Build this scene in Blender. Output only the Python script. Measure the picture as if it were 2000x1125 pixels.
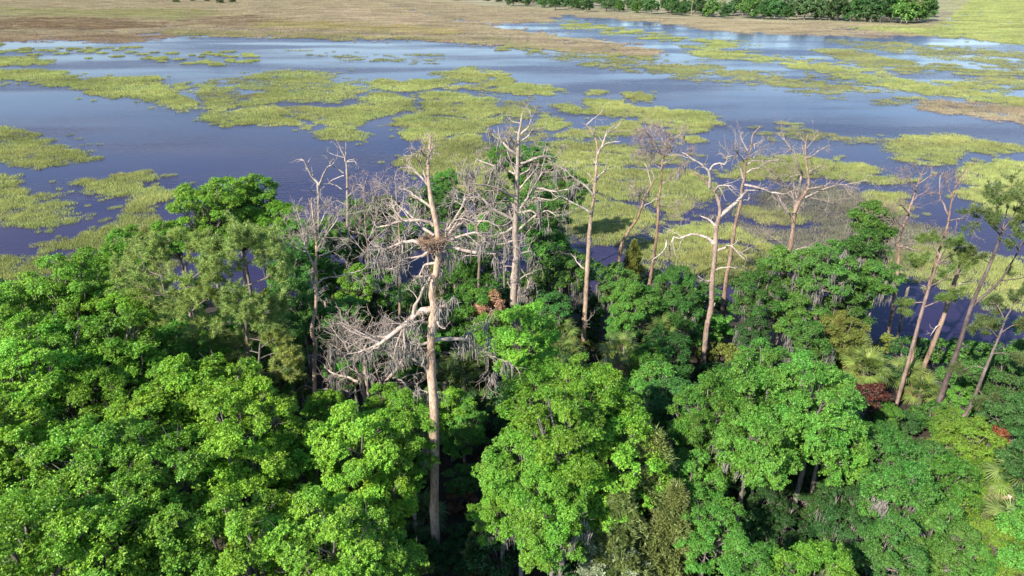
import bpy, math, random
import numpy as np
from mathutils import Vector
for _o in list(bpy.data.objects): bpy.data.objects.remove(_o)
SC = bpy.context.scene
COL = SC.collection
PI = math.pi
# ------------------------------------------------------------------ camera
CAM_H, PITCH, F = 31.0, math.radians(25.0), 1333.33      # a 24 mm drone lens, 31 m above the water
cd = bpy.data.cameras.new('camera'); cam = bpy.data.objects.new('camera', cd); COL.objects.link(cam)
cd.sensor_width = 36; cd.lens = 24; cd.clip_start = 0.5; cd.clip_end = 20000
cam.location = (0, 0, CAM_H); cam.rotation_euler = (PI/2 - PITCH, 0, 0)
SC.camera = cam
# ------------------------------------------------------------------ sky and sun
SUN_EL, SUN_AZ = math.radians(36), math.radians(43)      # sun behind the camera, 43 degrees to its side
sd = (-math.sin(SUN_AZ)*math.cos(SUN_EL), -math.cos(SUN_AZ)*math.cos(SUN_EL), math.sin(SUN_EL))
W = bpy.data.worlds.new('World'); SC.world = W; W.use_nodes = True
wn = W.node_tree.nodes; wl = W.node_tree.links
sky = wn.new('ShaderNodeTexSky'); sky.sky_type = 'NISHITA'; sky.sun_disc = False
sky.sun_elevation = SUN_EL; sky.sun_rotation = PI + SUN_AZ
sky.air_density = 1.0; sky.dust_density = 0.05; sky.ozone_density = 3.5
wn['Background'].inputs[1].default_value = 0.115
wl.new(sky.outputs[0], wn['Background'].inputs[0])
sl = bpy.data.lights.new('sun', 'SUN'); sun = bpy.data.objects.new('sun', sl); COL.objects.link(sun)
sl.energy = 4.8; sl.angle = math.radians(0.53); sl.color = (1.0, 0.93, 0.82)
sun.rotation_euler = Vector(sd).to_track_quat('Z', 'Y').to_euler()
SC.view_settings.view_transform = 'Standard'; SC.view_settings.look = 'None'
SC.view_settings.exposure = 1.2; SC.view_settings.gamma = 1.0
SC.cycles.max_bounces = 6; SC.cycles.diffuse_bounces = 3; SC.cycles.glossy_bounces = 2; SC.cycles.transmission_bounces = 3
SC.cycles.use_denoising = True

# ------------------------------------------------------------------ geometry helpers
FW = np.array([0, math.cos(PITCH), -math.sin(PITCH)]); UP = np.array([0, math.sin(PITCH), math.cos(PITCH)])
def ray(px, py):
    return FW + np.array([(px-1000)/F, 0, 0]) + UP*((562.5-py)/F)
def P(px, py, z=0.0):                      # where the line of sight meets the height z
    r = ray(px, py); t = (z-CAM_H)/r[2]
    return np.array([0, 0, CAM_H]) + r*t
def PY(px, py, Y):                         # where it meets the upright plane at distance Y
    r = ray(px, py); return np.array([0, 0, CAM_H]) + r*(Y/r[1])
def nrm(a): return a/np.maximum(np.linalg.norm(a, axis=-1, keepdims=True), 1e-9)
def vmesh(name, verts, faces, mat=None, smooth=False):
    """verts (N,3), faces (M,k) -> mesh, all at once"""
    me = bpy.data.meshes.new(name)
    verts = np.asarray(verts, np.float32); faces = np.asarray(faces, np.int32)
    M, k = faces.shape
    me.vertices.add(len(verts)); me.vertices.foreach_set('co', verts.ravel())
    me.loops.add(M*k); me.loops.foreach_set('vertex_index', faces.ravel())
    me.polygons.add(M); me.polygons.foreach_set('loop_start', np.arange(0, M*k, k, dtype=np.int32))
    me.polygons.foreach_set('loop_total', np.full(M, k, np.int32))
    if smooth: me.polygons.foreach_set('use_smooth', np.ones(M, bool))
    me.update(calc_edges=True)
    if mat: me.materials.append(mat)
    return me
def obj(name, me, parent=None, loc=(0,0,0), rot=(0,0,0), scale=(1,1,1), color=None):
    o = bpy.data.objects.new(name, me); COL.objects.link(o)
    o.location = loc; o.rotation_euler = rot; o.scale = scale
    if parent is not None: o.parent = parent
    if color is not None: o.color = (*color, 1)
    return o
def tag(o, label=None, cat=None, group=None, kind=None):
    if label: o['label'] = label
    if cat: o['category'] = cat
    if group: o['group'] = group
    if kind: o['kind'] = kind
    return o
def merge(parts):                          # [(verts, faces)] with equal face size
    vs, fs, n = [], [], 0
    for v, f in parts:
        if len(v) == 0: continue
        vs.append(v); fs.append(f+n); n += len(v)
    return np.concatenate(vs), np.concatenate(fs)
def tubes(polys, rads, S):
    """polys (N,K,3), rads (N,K) -> verts, quads"""
    polys = np.asarray(polys, float); N, K, _ = polys.shape
    t = nrm(np.gradient(polys, axis=1))
    ref = np.where(np.abs(t[..., 2:3]) > .9, np.array([1., 0, 0]), np.array([0, 0, 1.]))
    ref = np.broadcast_to(ref[:, :1], t.shape)
    a = nrm(np.cross(t, ref)); b = np.cross(t, a)
    ph = np.arange(S)*2*PI/S
    v = polys[:, :, None] + np.asarray(rads)[:, :, None, None]*(a[:, :, None]*np.cos(ph)[None, None, :, None] + b[:, :, None]*np.sin(ph)[None, None, :, None])
    v = v.reshape(-1, 3)
    i = np.arange(N)[:, None, None]*K*S; k = np.arange(K-1)[None, :, None]*S; s = np.arange(S)[None, None, :]; s2 = (s+1) % S
    f = np.stack([i+k+s, i+k+s2, i+k+S+s2, i+k+S+s], -1).reshape(-1, 4)
    return v, f
def resample(pts, K):
    """smooth curve through pts, K samples"""
    p = np.asarray(pts, float)
    if len(p) == 2: return p[0] + (p[1]-p[0])*np.linspace(0, 1, K)[:, None]
    q = np.vstack([2*p[0]-p[1], p, 2*p[-1]-p[-2]])
    n = len(p)-1
    u = np.linspace(0, n-1e-6, K); i = u.astype(int); f = (u-i)[:, None]
    a, b, c, d = q[i], q[i+1], q[i+2], q[i+3]
    return .5*((2*b)+(-a+c)*f+(2*a-5*b+4*c-d)*f**2+(-a+3*b-3*c+d)*f**3)
def spawn(rng, polys, rads, per, lo, hi, ratio, ang, up, K=5, wob=.18, t0=.2, rr=.5):
    """children growing from parent curves: every level of twigs at once"""
    N, KP, _ = polys.shape
    idx = np.repeat(np.arange(N), per); n = len(idx)
    t = rng.uniform(t0, 1, n)*(KP-1.001); i = t.astype(int); f = (t-i)[:, None]
    p0 = polys[idx, i]*(1-f)+polys[idx, i+1]*f
    r0 = rads[idx, i]*(1-f[:, 0])+rads[idx, i+1]*f[:, 0]
    tan = nrm(polys[idx, i+1]-polys[idx, i])
    rv = rng.normal(size=(n, 3)); side = nrm(rv-(rv*tan).sum(-1, keepdims=True)*tan)
    an = rng.uniform(ang[0], ang[1], n)[:, None]
    d = nrm(tan*np.cos(an)+side*np.sin(an)+np.array([0, 0, up]))
    plen = np.linalg.norm(np.diff(polys, axis=1), axis=-1).sum(1)[idx]
    L = np.clip(plen*rng.uniform(*ratio, n), lo, hi)
    pts = [p0]
    for k in range(1, K):
        d = nrm(d+rng.normal(size=(n, 3))*wob+np.array([0, 0, up*.15]))
        pts.append(pts[-1]+d*(L/(K-1))[:, None])
    pol = np.stack(pts, 1)
    rr0 = np.minimum(r0*.8, np.maximum(r0*rr, L*.012))[:, None]*np.linspace(1, .35, K)[None]
    return pol, rr0

# ------------------------------------------------------------------ materials
def new_mat(name):
    m = bpy.data.materials.new(name); m.use_nodes = True
    n = m.node_tree.nodes; l = m.node_tree.links
    return m, n, l, n['Principled BSDF']
def noise(n, l, scale, detail=3, coord='Object', rough=.55, sc=(1,1,1)):
    t = n.new('ShaderNodeTexNoise'); t.inputs['Scale'].default_value = scale; t.inputs['Detail'].default_value = detail
    t.inputs['Roughness'].default_value = rough
    if coord == 'Position': src = n.new('ShaderNodeNewGeometry').outputs['Position']
    else: src = n.new('ShaderNodeTexCoord').outputs[coord]
    mp = n.new('ShaderNodeMapping'); mp.inputs['Scale'].default_value = sc
    l.new(src, mp.inputs[0]); l.new(mp.outputs[0], t.inputs['Vector'])
    return t.outputs['Fac']
def ramp(n, l, fac, stops):
    r = n.new('ShaderNodeValToRGB'); e = r.color_ramp.elements
    while len(e) < len(stops): e.new(.5)
    for i, (p, c) in enumerate(stops):
        e[i].position = p; e[i].color = (*c, 1) if len(c) == 3 else c
    l.new(fac, r.inputs[0]); return r.outputs[0]
def mix(n, l, fac, a, b, mode='MIX'):
    m = n.new('ShaderNodeMix'); m.data_type = 'RGBA'; m.blend_type = mode
    for s, v in ((m.inputs['Factor'], fac), (m.inputs['A'], a), (m.inputs['B'], b)):
        if hasattr(v, 'links') or hasattr(v, 'is_linked'): l.new(v, s)
        elif isinstance(v, tuple): s.default_value = (*v, 1)
        else: s.default_value = v
    return m.outputs['Result']
def maprange(n, l, v, a, b, c, d):
    m = n.new('ShaderNodeMapRange')
    for i, x in enumerate((a, b, c, d)): m.inputs[i+1].default_value = x
    l.new(v, m.inputs[0]); return m.outputs[0]
def leaf_material(name, trans=.32, rough=.5, spec=.3, var=.5, hue=.016, drift=False):
    """the plant's own colour is the object colour; every leaf differs a little"""
    m, n, l, b = new_mat(name)
    oi = n.new('ShaderNodeObjectInfo'); g = n.new('ShaderNodeNewGeometry')
    hs = n.new('ShaderNodeHueSaturation')
    l.new(oi.outputs['Color'], hs.inputs['Color'])
    vv = n.new('ShaderNodeMath'); vv.operation = 'MULTIPLY'
    l.new(maprange(n, l, g.outputs['Random Per Island'], 0, 1, 1-var, 1+var), vv.inputs[0]); l.new(maprange(n, l, noise(n, l, .55, 3, 'Position'), .3, .7, .78, 1.2), vv.inputs[1])
    l.new(vv.outputs[0], hs.inputs['Value'])
    nz = noise(n, l, .9, 2, 'Position')
    l.new(maprange(n, l, nz, .3, .7, .5-hue, .5+hue), hs.inputs['Hue'])
    b.inputs['Roughness'].default_value = rough; b.inputs['Specular IOR Level'].default_value = spec
    if drift:
        hs2 = n.new('ShaderNodeHueSaturation'); l.new(hs.outputs[0], hs2.inputs['Color'])
        big = noise(n, l, .035, 5, 'Position', .6, (1, 1.9, 1))
        l.new(maprange(n, l, big, .3, .7, .62, 1.28), hs2.inputs['Value']); l.new(maprange(n, l, noise(n, l, .05, 4, 'Position', .6, (1, 1.7, 1)), .3, .7, .475, .515), hs2.inputs['Hue'])
        hs = hs2
    l.new(hs.outputs[0], b.inputs['Base Color'])
    tr = n.new('ShaderNodeBsdfTranslucent'); l.new(mix(n, l, 1.0, hs.outputs[0], (1.25, 1.2, .7), 'MULTIPLY'), tr.inputs[0])
    ms = n.new('ShaderNodeMixShader'); ms.inputs[0].default_value = trans
    l.new(b.outputs[0], ms.inputs[1]); l.new(tr.outputs[0], ms.inputs[2])
    l.new(ms.outputs[0], n['Material Output'].inputs[0])
    return m
M_LEAF = leaf_material('broad_leaf'); M_NEEDLE = leaf_material('needle', .15, .5, .3, .45, .015)
M_FROND = leaf_material('palm_frond', .2, .38, .4, .3, .012)
M_DRY = leaf_material('dry_leaf', .2, .7, .2, .5, .02)
M_GRASS = leaf_material('marsh_grass', .3, .6, .2, .35, .012, drift=True)
def bark_material(name, cols, scale=3, bump=.35):
    m, n, l, b = new_mat(name)
    oi = n.new('ShaderNodeObjectInfo')
    a = noise(n, l, scale, 5, 'Position', .62, (1, 1, .3)); c = noise(n, l, scale*7, 4, 'Position', .6, (1, 1, .22))
    col = ramp(n, l, a, [(.3, cols[0]), (.48, cols[1]), (.68, cols[2])])
    fine = ramp(n, l, c, [(.36, (.36, .32, .30)), (.52, (1, 1, 1))])
    col = mix(n, l, .8, col, fine, 'MULTIPLY')
    col = mix(n, l, 1.0, col, oi.outputs['Color'], 'MULTIPLY')
    l.new(col, b.inputs['Base Color']); b.inputs['Roughness'].default_value = .85; b.inputs['Specular IOR Level'].default_value = .2
    bp = n.new('ShaderNodeBump'); bp.inputs['Strength'].default_value = bump; bp.inputs['Distance'].default_value = .05
    l.new(c, bp.inputs['Height']); l.new(bp.outputs[0], b.inputs['Normal'])
    return m
M_DEAD = bark_material('dead_wood', [(.15, .118, .096), (.305, .245, .20), (.435, .365, .31)])
M_LIMB = bark_material('bleached_limb', [(.17, .138, .116), (.345, .295, .255), (.50, .445, .40)], 5)
M_TWIG = bark_material('dead_twig', [(.22, .18, .158), (.335, .285, .252), (.44, .385, .345)], 5, 0)
M_BARK = bark_material('living_bark', [(.09, .075, .065), (.17, .145, .13), (.27, .24, .22)])
M_MOSS = bark_material('spanish_moss', [(.15, .14, .125), (.235, .22, .195), (.32, .295, .265)], 4, 0)
# forest floor: leaf litter on sandy soil
M_FLOOR, n, l, b = new_mat('forest_floor')
c1 = ramp(n, l, noise(n, l, .5, 5, 'Position'), [(.3, (.018, .015, .010)), (.5, (.036, .027, .018)), (.72, (.085, .062, .042))])
c2 = ramp(n, l, noise(n, l, 9, 4, 'Position'), [(.35, (.5, .5, .5)), (.65, (1.25, 1.15, 1.0))])
l.new(mix(n, l, 1.0, c1, c2, 'MULTIPLY'), b.inputs['Base Color']); b.inputs['Roughness'].default_value = .95
bp = n.new('ShaderNodeBump'); bp.inputs['Strength'].default_value = .6; bp.inputs['Distance'].default_value = .1
l.new(noise(n, l, 7, 4, 'Position'), bp.inputs['Height']); l.new(bp.outputs[0], b.inputs['Normal'])
# far bank: dry sandy ground under tan grass
M_BANK, n, l, b = new_mat('bank_soil')
l.new(ramp(n, l, noise(n, l, .016, 7, 'Position', .65, (1, 2.5, 1)), [(.30, (.085, .06, .035)), (.44, (.17, .135, .075)), (.52, (.19, .18, .085)), (.68, (.30, .25, .17))]), b.inputs['Base Color'])
b.inputs['Roughness'].default_value = .95
# water: turbid tidal creek, ripples driven by wind lanes
M_WATER, n, l, b = new_mat('water')
turb = ramp(n, l, noise(n, l, .02, 4, 'Position', .5, (1, 2.2, 1)), [(.32, (.017, .014, .050)), (.68, (.037, .027, .058))])
l.new(turb, b.inputs['Base Color'])
b.inputs['IOR'].default_value = 1.33; b.inputs['Specular IOR Level'].default_value = .11
lane = noise(n, l, .016, 4, 'Position', .5, (.7, 2.4, 1))
l.new(maprange(n, l, lane, .42, .62, .15, .28), b.inputs['Roughness'])
rip = noise(n, l, 1.1, 3, 'Position', .6, (.55, 1.5, 1))
bp = n.new('ShaderNodeBump'); bp.inputs['Distance'].default_value = .12
l.new(maprange(n, l, lane, .44, .60, .08, .8), bp.inputs['Strength'])
l.new(rip, bp.inputs['Height']); l.new(bp.outputs[0], b.inputs['Normal'])

# ------------------------------------------------------------------ setting: water, forest floor, far banks
rng = np.random.default_rng(7); random.seed(7)
def sheet(name, x0, x1, y0, y1, z, mat):
    return vmesh(name, [(x0, y0, z), (x1, y0, z), (x1, y1, z), (x0, y1, z)], [(0, 1, 2, 3)], mat)
tag(obj('water', sheet('water', -6000, 6000, -500, 9000, 0, M_WATER)), 'dark purple-blue tidal water flooding the marsh', 'water', kind='structure')
SH = [(-900, 640), (-300, 590), (0, 585), (150, 575), (300, 585), (450, 590), (650, 600), (800, 585), (960, 560), (1100, 585), (1240, 565), (1400, 600), (1550, 640),
      (1650, 650), (1720, 690), (1800, 705), (1900, 712), (2050, 735), (2300, 780), (3000, 850)]
SW = np.array([P(*s)[:2] for s in SH]); SW = SW[np.argsort(SW[:, 0])]
def shore(x): return np.interp(x, SW[:, 0], SW[:, 1])
def vnoise(x, y, s, seed=0):               # smooth value noise, vectorised
    x = np.asarray(x, float)/s; y = np.asarray(y, float)/s
    i = np.floor(x).astype(np.int64); j = np.floor(y).astype(np.int64); u = x-i; v = y-j
    u = u*u*(3-2*u); v = v*v*(3-2*v)
    def h(a, b):
        k = (a*374761393+b*668265263+seed*982451653) & 0xffffffff
        k = ((k ^ (k >> 13))*1274126177) & 0xffffffff
        return ((k ^ (k >> 16)) & 0xffff)/65535.
    return (h(i, j)*(1-u)+h(i+1, j)*u)*(1-v)+(h(i, j+1)*(1-u)+h(i+1, j+1)*u)*v
def ground(x, y):
    x = np.asarray(x, float); y = np.asarray(y, float)
    d = shore(x)+3*(vnoise(x, y, 5, 3)-.5)-y
    return np.clip(d/5.0, -.6, 1)*.9+.35*np.clip(d/8, 0, 1)*(vnoise(x, y, 4, 1)-.3)
gx, gy = np.meshgrid(np.linspace(-110, 110, 221), np.linspace(-70, 80, 151), indexing='xy')
gv = np.stack([gx, gy, ground(gx, gy)], -1).reshape(-1, 3)
r, c = np.meshgrid(np.arange(150), np.arange(220), indexing='ij'); q = (r*221+c).ravel()
tag(obj('forest_floor', vmesh('forest_floor', gv, np.stack([q, q+1, q+222, q+221], -1), M_FLOOR, True)), 'brown leaf litter and soil under the trees', 'ground', kind='structure')
def inpoly(px, py, poly):
    poly = np.asarray(poly); x0, y0 = poly[:, 0], poly[:, 1]; x1, y1 = np.roll(x0, -1), np.roll(y0, -1)
    ins = np.zeros(len(px), bool)
    for a, b_, c_, d in zip(x0, y0, x1, y1):
        cr = (b_ > py) != (d > py)
        ins ^= cr & (px < (c_-a)*(py-b_)/(d-b_+1e-12)+a)
    return ins
def bank(name, pix, label, z=.25):
    """low dry ground: a traced outline on the water level, with a sloping edge"""
    w = np.array([P(*p)[:2] for p in pix]); w = resample(np.vstack([w, w[:1]]), 12*len(w))[:-1]
    w += (np.random.default_rng(3).normal(size=w.shape))*[.8, 1.2]
    cen = w.mean(0); dirs = nrm(w-cen)
    outer = np.column_stack([w+dirs*3, np.full(len(w), -.4)]); inner = np.column_stack([w-dirs*2, np.full(len(w), z)])
    n = len(w); me = bpy.data.meshes.new(name)
    me.from_pydata(np.vstack([outer, inner]).tolist(), [], [(i, (i+1) % n, n+(i+1) % n, n+i) for i in range(n)]+[tuple(range(n, 2*n))])
    me.materials.append(M_BANK)
    return tag(obj(name, me), label, 'ground', kind='structure')
bank('far_bank', [(700, -14), (840, 4), (900, 9), (1000, 14), (1100, 22), (1200, 29), (1300, 35), (1420, 39), (1540, 44), (1660, 46), (1760, 49), (1830, 47), (1860, 30), (1900, -5), (1900, -25), (1300, -30), (700, -25)],
     'tan sandy bank under the far tree line', .5)
bank('far_marsh_flat', [(-400, 52), (0, 52), (150, 54), (300, 50), (420, 54), (600, 56), (800, 60), (950, 66), (1060, 74), (1160, 82), (1210, 86), (1180, 80), (1080, 70), (960, 52), (880, 38), (800, 20), (740, 2), (690, -14), (300, -20), (-400, -15)],
     'tan dry high marsh flat across the water', .12)

# ------------------------------------------------------------------ marsh grass
def grass_tuft(name, nb, rad, h0, h1, wd, seed, lean=.35):
    g = np.random.default_rng(seed)
    a = g.uniform(0, 2*PI, nb); r_ = rad*np.sqrt(g.uniform(0, 1, nb))
    base = np.stack([r_*np.cos(a), r_*np.sin(a), np.full(nb, -.05)], -1)
    th = g.uniform(0, 2*PI, nb); s = np.stack([np.cos(th), np.sin(th), np.zeros(nb)], -1)*g.uniform(.6, 1.2, nb)[:, None]*wd/2
    h = g.uniform(h0, h1, nb); ln = g.normal(size=(nb, 2))*lean*.4*h[:, None]
    tip = base+np.column_stack([ln, h])
    v = np.stack([base-s, base+s, tip], 1).reshape(-1, 3)
    return bpy.data.objects.new(name, vmesh(name, v, np.arange(nb*3).reshape(-1, 3), M_GRASS))
TUFTS = [grass_tuft('tuft_source', 110, .8, .20, .42, .05, 11, .25), grass_tuft('tuft_source', 100, .85, .18, .40, .05, 12, .25)]
TUFT_THIN = grass_tuft('tuft_source', 26, .9, .12, .32, .05, 13, .6)
def scatter_group(src):
    ng = bpy.data.node_groups.new('tufts_on_points', 'GeometryNodeTree')
    ng.interface.new_socket('Geometry', in_out='INPUT', socket_type='NodeSocketGeometry')
    ng.interface.new_socket('Geometry', in_out='OUTPUT', socket_type='NodeSocketGeometry')
    N = ng.nodes; L = ng.links
    gi = N.new('NodeGroupInput'); go = N.new('NodeGroupOutput')
    ip = N.new('GeometryNodeInstanceOnPoints'); oi = N.new('GeometryNodeObjectInfo'); oi.inputs['Object'].default_value = src
    sa = N.new('GeometryNodeInputNamedAttribute'); sa.data_type = 'FLOAT'; sa.inputs['Name'].default_value = 'size'
    rv = N.new('FunctionNodeRandomValue'); rv.data_type = 'FLOAT_VECTOR'; rv.inputs[1].default_value = (.1, .1, 6.283); rv.inputs[0].default_value = (-.1, -.1, 0)
    cx = N.new('ShaderNodeCombineXYZ')
    sz = N.new('GeometryNodeInputNamedAttribute'); sz.data_type = 'FLOAT'; sz.inputs['Name'].default_value = 'tall'
    L.new(gi.outputs[0], ip.inputs['Points']); L.new(oi.outputs['Geometry'], ip.inputs['Instance'])
    L.new(sa.outputs[0], cx.inputs[0]); L.new(sa.outputs[0], cx.inputs[1]); L.new(sz.outputs[0], cx.inputs[2])
    L.new(cx.outputs[0], ip.inputs['Scale']); L.new(rv.outputs[0], ip.inputs['Rotation'])
    L.new(ip.outputs[0], go.inputs[0])
    return ng
GN = [scatter_group(t) for t in TUFTS]; GN_THIN = scatter_group(TUFT_THIN)
def points_object(name, pts, size, tall, ng, color):
    me = bpy.data.meshes.new(name); me.vertices.add(len(pts)); me.vertices.foreach_set('co', np.asarray(pts, np.float32).ravel())
    for nm, v in (('size', size), ('tall', tall)):
        a = me.attributes.new(nm, 'FLOAT', 'POINT'); a.data.foreach_set('value', np.asarray(v, np.float32))
    o = obj(name, me, color=color); md = o.modifiers.new('tufts', 'NODES'); md.node_group = ng
    return o
LIME, OLIVE, TAN, GREYG = (.315, .355, .128), (.27, .29, .12), (.34, .285, .19), (.13, .125, .075)
CHANNELS = []                              # tidal creeks winding through the grass: (half width in metres, points)
for hw, pl in [(2.0, [(945, 275), (960, 258), (985, 246), (1030, 240), (1050, 222)]), (1.3, [(388, 214), (470, 213), (520, 204), (560, 202), (592, 206), (660, 208), (705, 193)]), (1.4, [(700, 190), (735, 177), (800, 181), (850, 174)]),
   (1.0, [(1000, 322), (1080, 332), (1200, 322), (1260, 334)]), (1.1, [(1060, 385), (1150, 378), (1230, 398), (1300, 422)]), (1.1, [(850, 226), (930, 232), (985, 224)]), (1.0, [(830, 276), (900, 262), (950, 264)]), (1.4, [(375, 160), (380, 188), (390, 202), (383, 216)]),
   (1.2, [(325, 160), (345, 177), (380, 188), (440, 190)]), (1.3, [(1570, 440), (1500, 446), (1450, 430), (1390, 436)]), (2.2, [(1470, 372), (1600, 354), (1700, 368), (1780, 364)]), (1.0, [(640, 228), (610, 240), (640, 248)]), (1.2, [(560, 227), (600, 236), (640, 234)]), (.9, [(1040, 285), (1120, 295), (1220, 300)]), (.9, [(1380, 470), (1450, 478), (1520, 500)])]:
    CHANNELS.append((hw, resample([P(*q)[:2] for q in pl], 24)))
def in_channel(p, g):
    hit = np.zeros(len(p), bool)
    for hw, c_ in CHANNELS:
        lo, hi = c_.min(0)-6, c_.max(0)+6; m = np.where(((p > lo) & (p < hi)).all(1))[0]
        if len(m) == 0: continue
        a, b_ = c_[:-1], c_[1:]; ab = b_-a; q = p[m]+np.stack([vnoise(p[m, 0], p[m, 1], 4, 51)-.5, vnoise(p[m, 0], p[m, 1], 4, 52)-.5], -1)*3
        t = np.clip(((q[:, None]-a)*ab).sum(-1)/(ab**2).sum(-1), 0, 1); dd = np.linalg.norm(q[:, None]-a-t[..., None]*ab, axis=-1).min(1)
        hit[m] |= dd < hw*(.7+.6*g.uniform(size=len(m)))
    return hit
def grass_island(pix, color=LIME, dens=1.0, thin=False, edge=1.0, gaps=0.0, tall=1.0, z=0.0, label=None, group=None, seed=0, streak=1.0):
    w = np.array([P(*p)[:2] for p in pix])
    g = np.random.default_rng(1000+seed+len(pix)*7+int(abs(w).sum()))
    lo, hi = w.min(0)-2, w.max(0)+2
    ar = (hi-lo).prod(); dm = np.linalg.norm(w, axis=1).min()
    peak = dens*2.9*min(1, (75/dm))**1.35
    n = int(ar*peak); n = min(n, 400000)
    p = g.uniform(lo, hi, (n, 2)); d = np.linalg.norm(p, axis=1)
    keep = g.uniform(size=n) < (np.minimum(1, 75/d)**1.35)/(min(1, 75/dm)**1.35)
    p = p[keep]; d = d[keep]
    am = edge*(1.2+d*.012)
    j = np.stack([vnoise(p[:, 0], p[:, 1], 4+dm*.02, 5)-.5+.6*(vnoise(p[:, 0], p[:, 1], 1.4+dm*.006, 6)-.5),
                  vnoise(p[:, 0], p[:, 1], 4+dm*.02, 8)-.5+.6*(vnoise(p[:, 0], p[:, 1], 1.4+dm*.006, 9)-.5)], -1)*2*am[:, None]*[1, 1.6]
    q = p+j+g.normal(size=p.shape)*(.35+.0035*d[:, None])*edge
    k = inpoly(q[:, 0], q[:, 1], w); q2 = q+g.normal(size=p.shape)*(1.0+.011*d[:, None]); fr = inpoly(q2[:, 0], q2[:, 1], w) & (g.uniform(size=len(p)) < .22) & ~k
    if gaps > 0:
        nz = .6*vnoise(p[:, 0]*.7, p[:, 1]*1.5, 5+dm*.012, 21)+.4*vnoise(p[:, 0]*.8, p[:, 1]*1.7, 1.6+dm*.005, 22)
        k &= nz > gaps+.22*(g.uniform(size=len(p))-.5)
    k |= fr
    if dm < 330: k &= ~in_channel(p, g)
    fr = fr[k]; p = p[k]; d = d[k]
    if len(p) == 0: return None
    s = np.maximum(1, d/75)**.62*g.uniform(.75, 1.25, len(p))*np.where(fr, .55, 1)
    t = np.maximum(1, d/75)**.25*g.uniform(.7, 1.25, len(p))*tall*(.75+.5*vnoise(p[:, 0], p[:, 1], 6, 31))
    o = points_object('marsh_grass', np.column_stack([p, np.full(len(p), z)]), s, t, GN_THIN if thin else GN[seed % 2], color)
    tag(o, label or 'yellow-green cordgrass island standing in the dark creek water', 'grass', group or 'cordgrass islands', 'stuff')
    return o
D = grass_island
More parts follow.
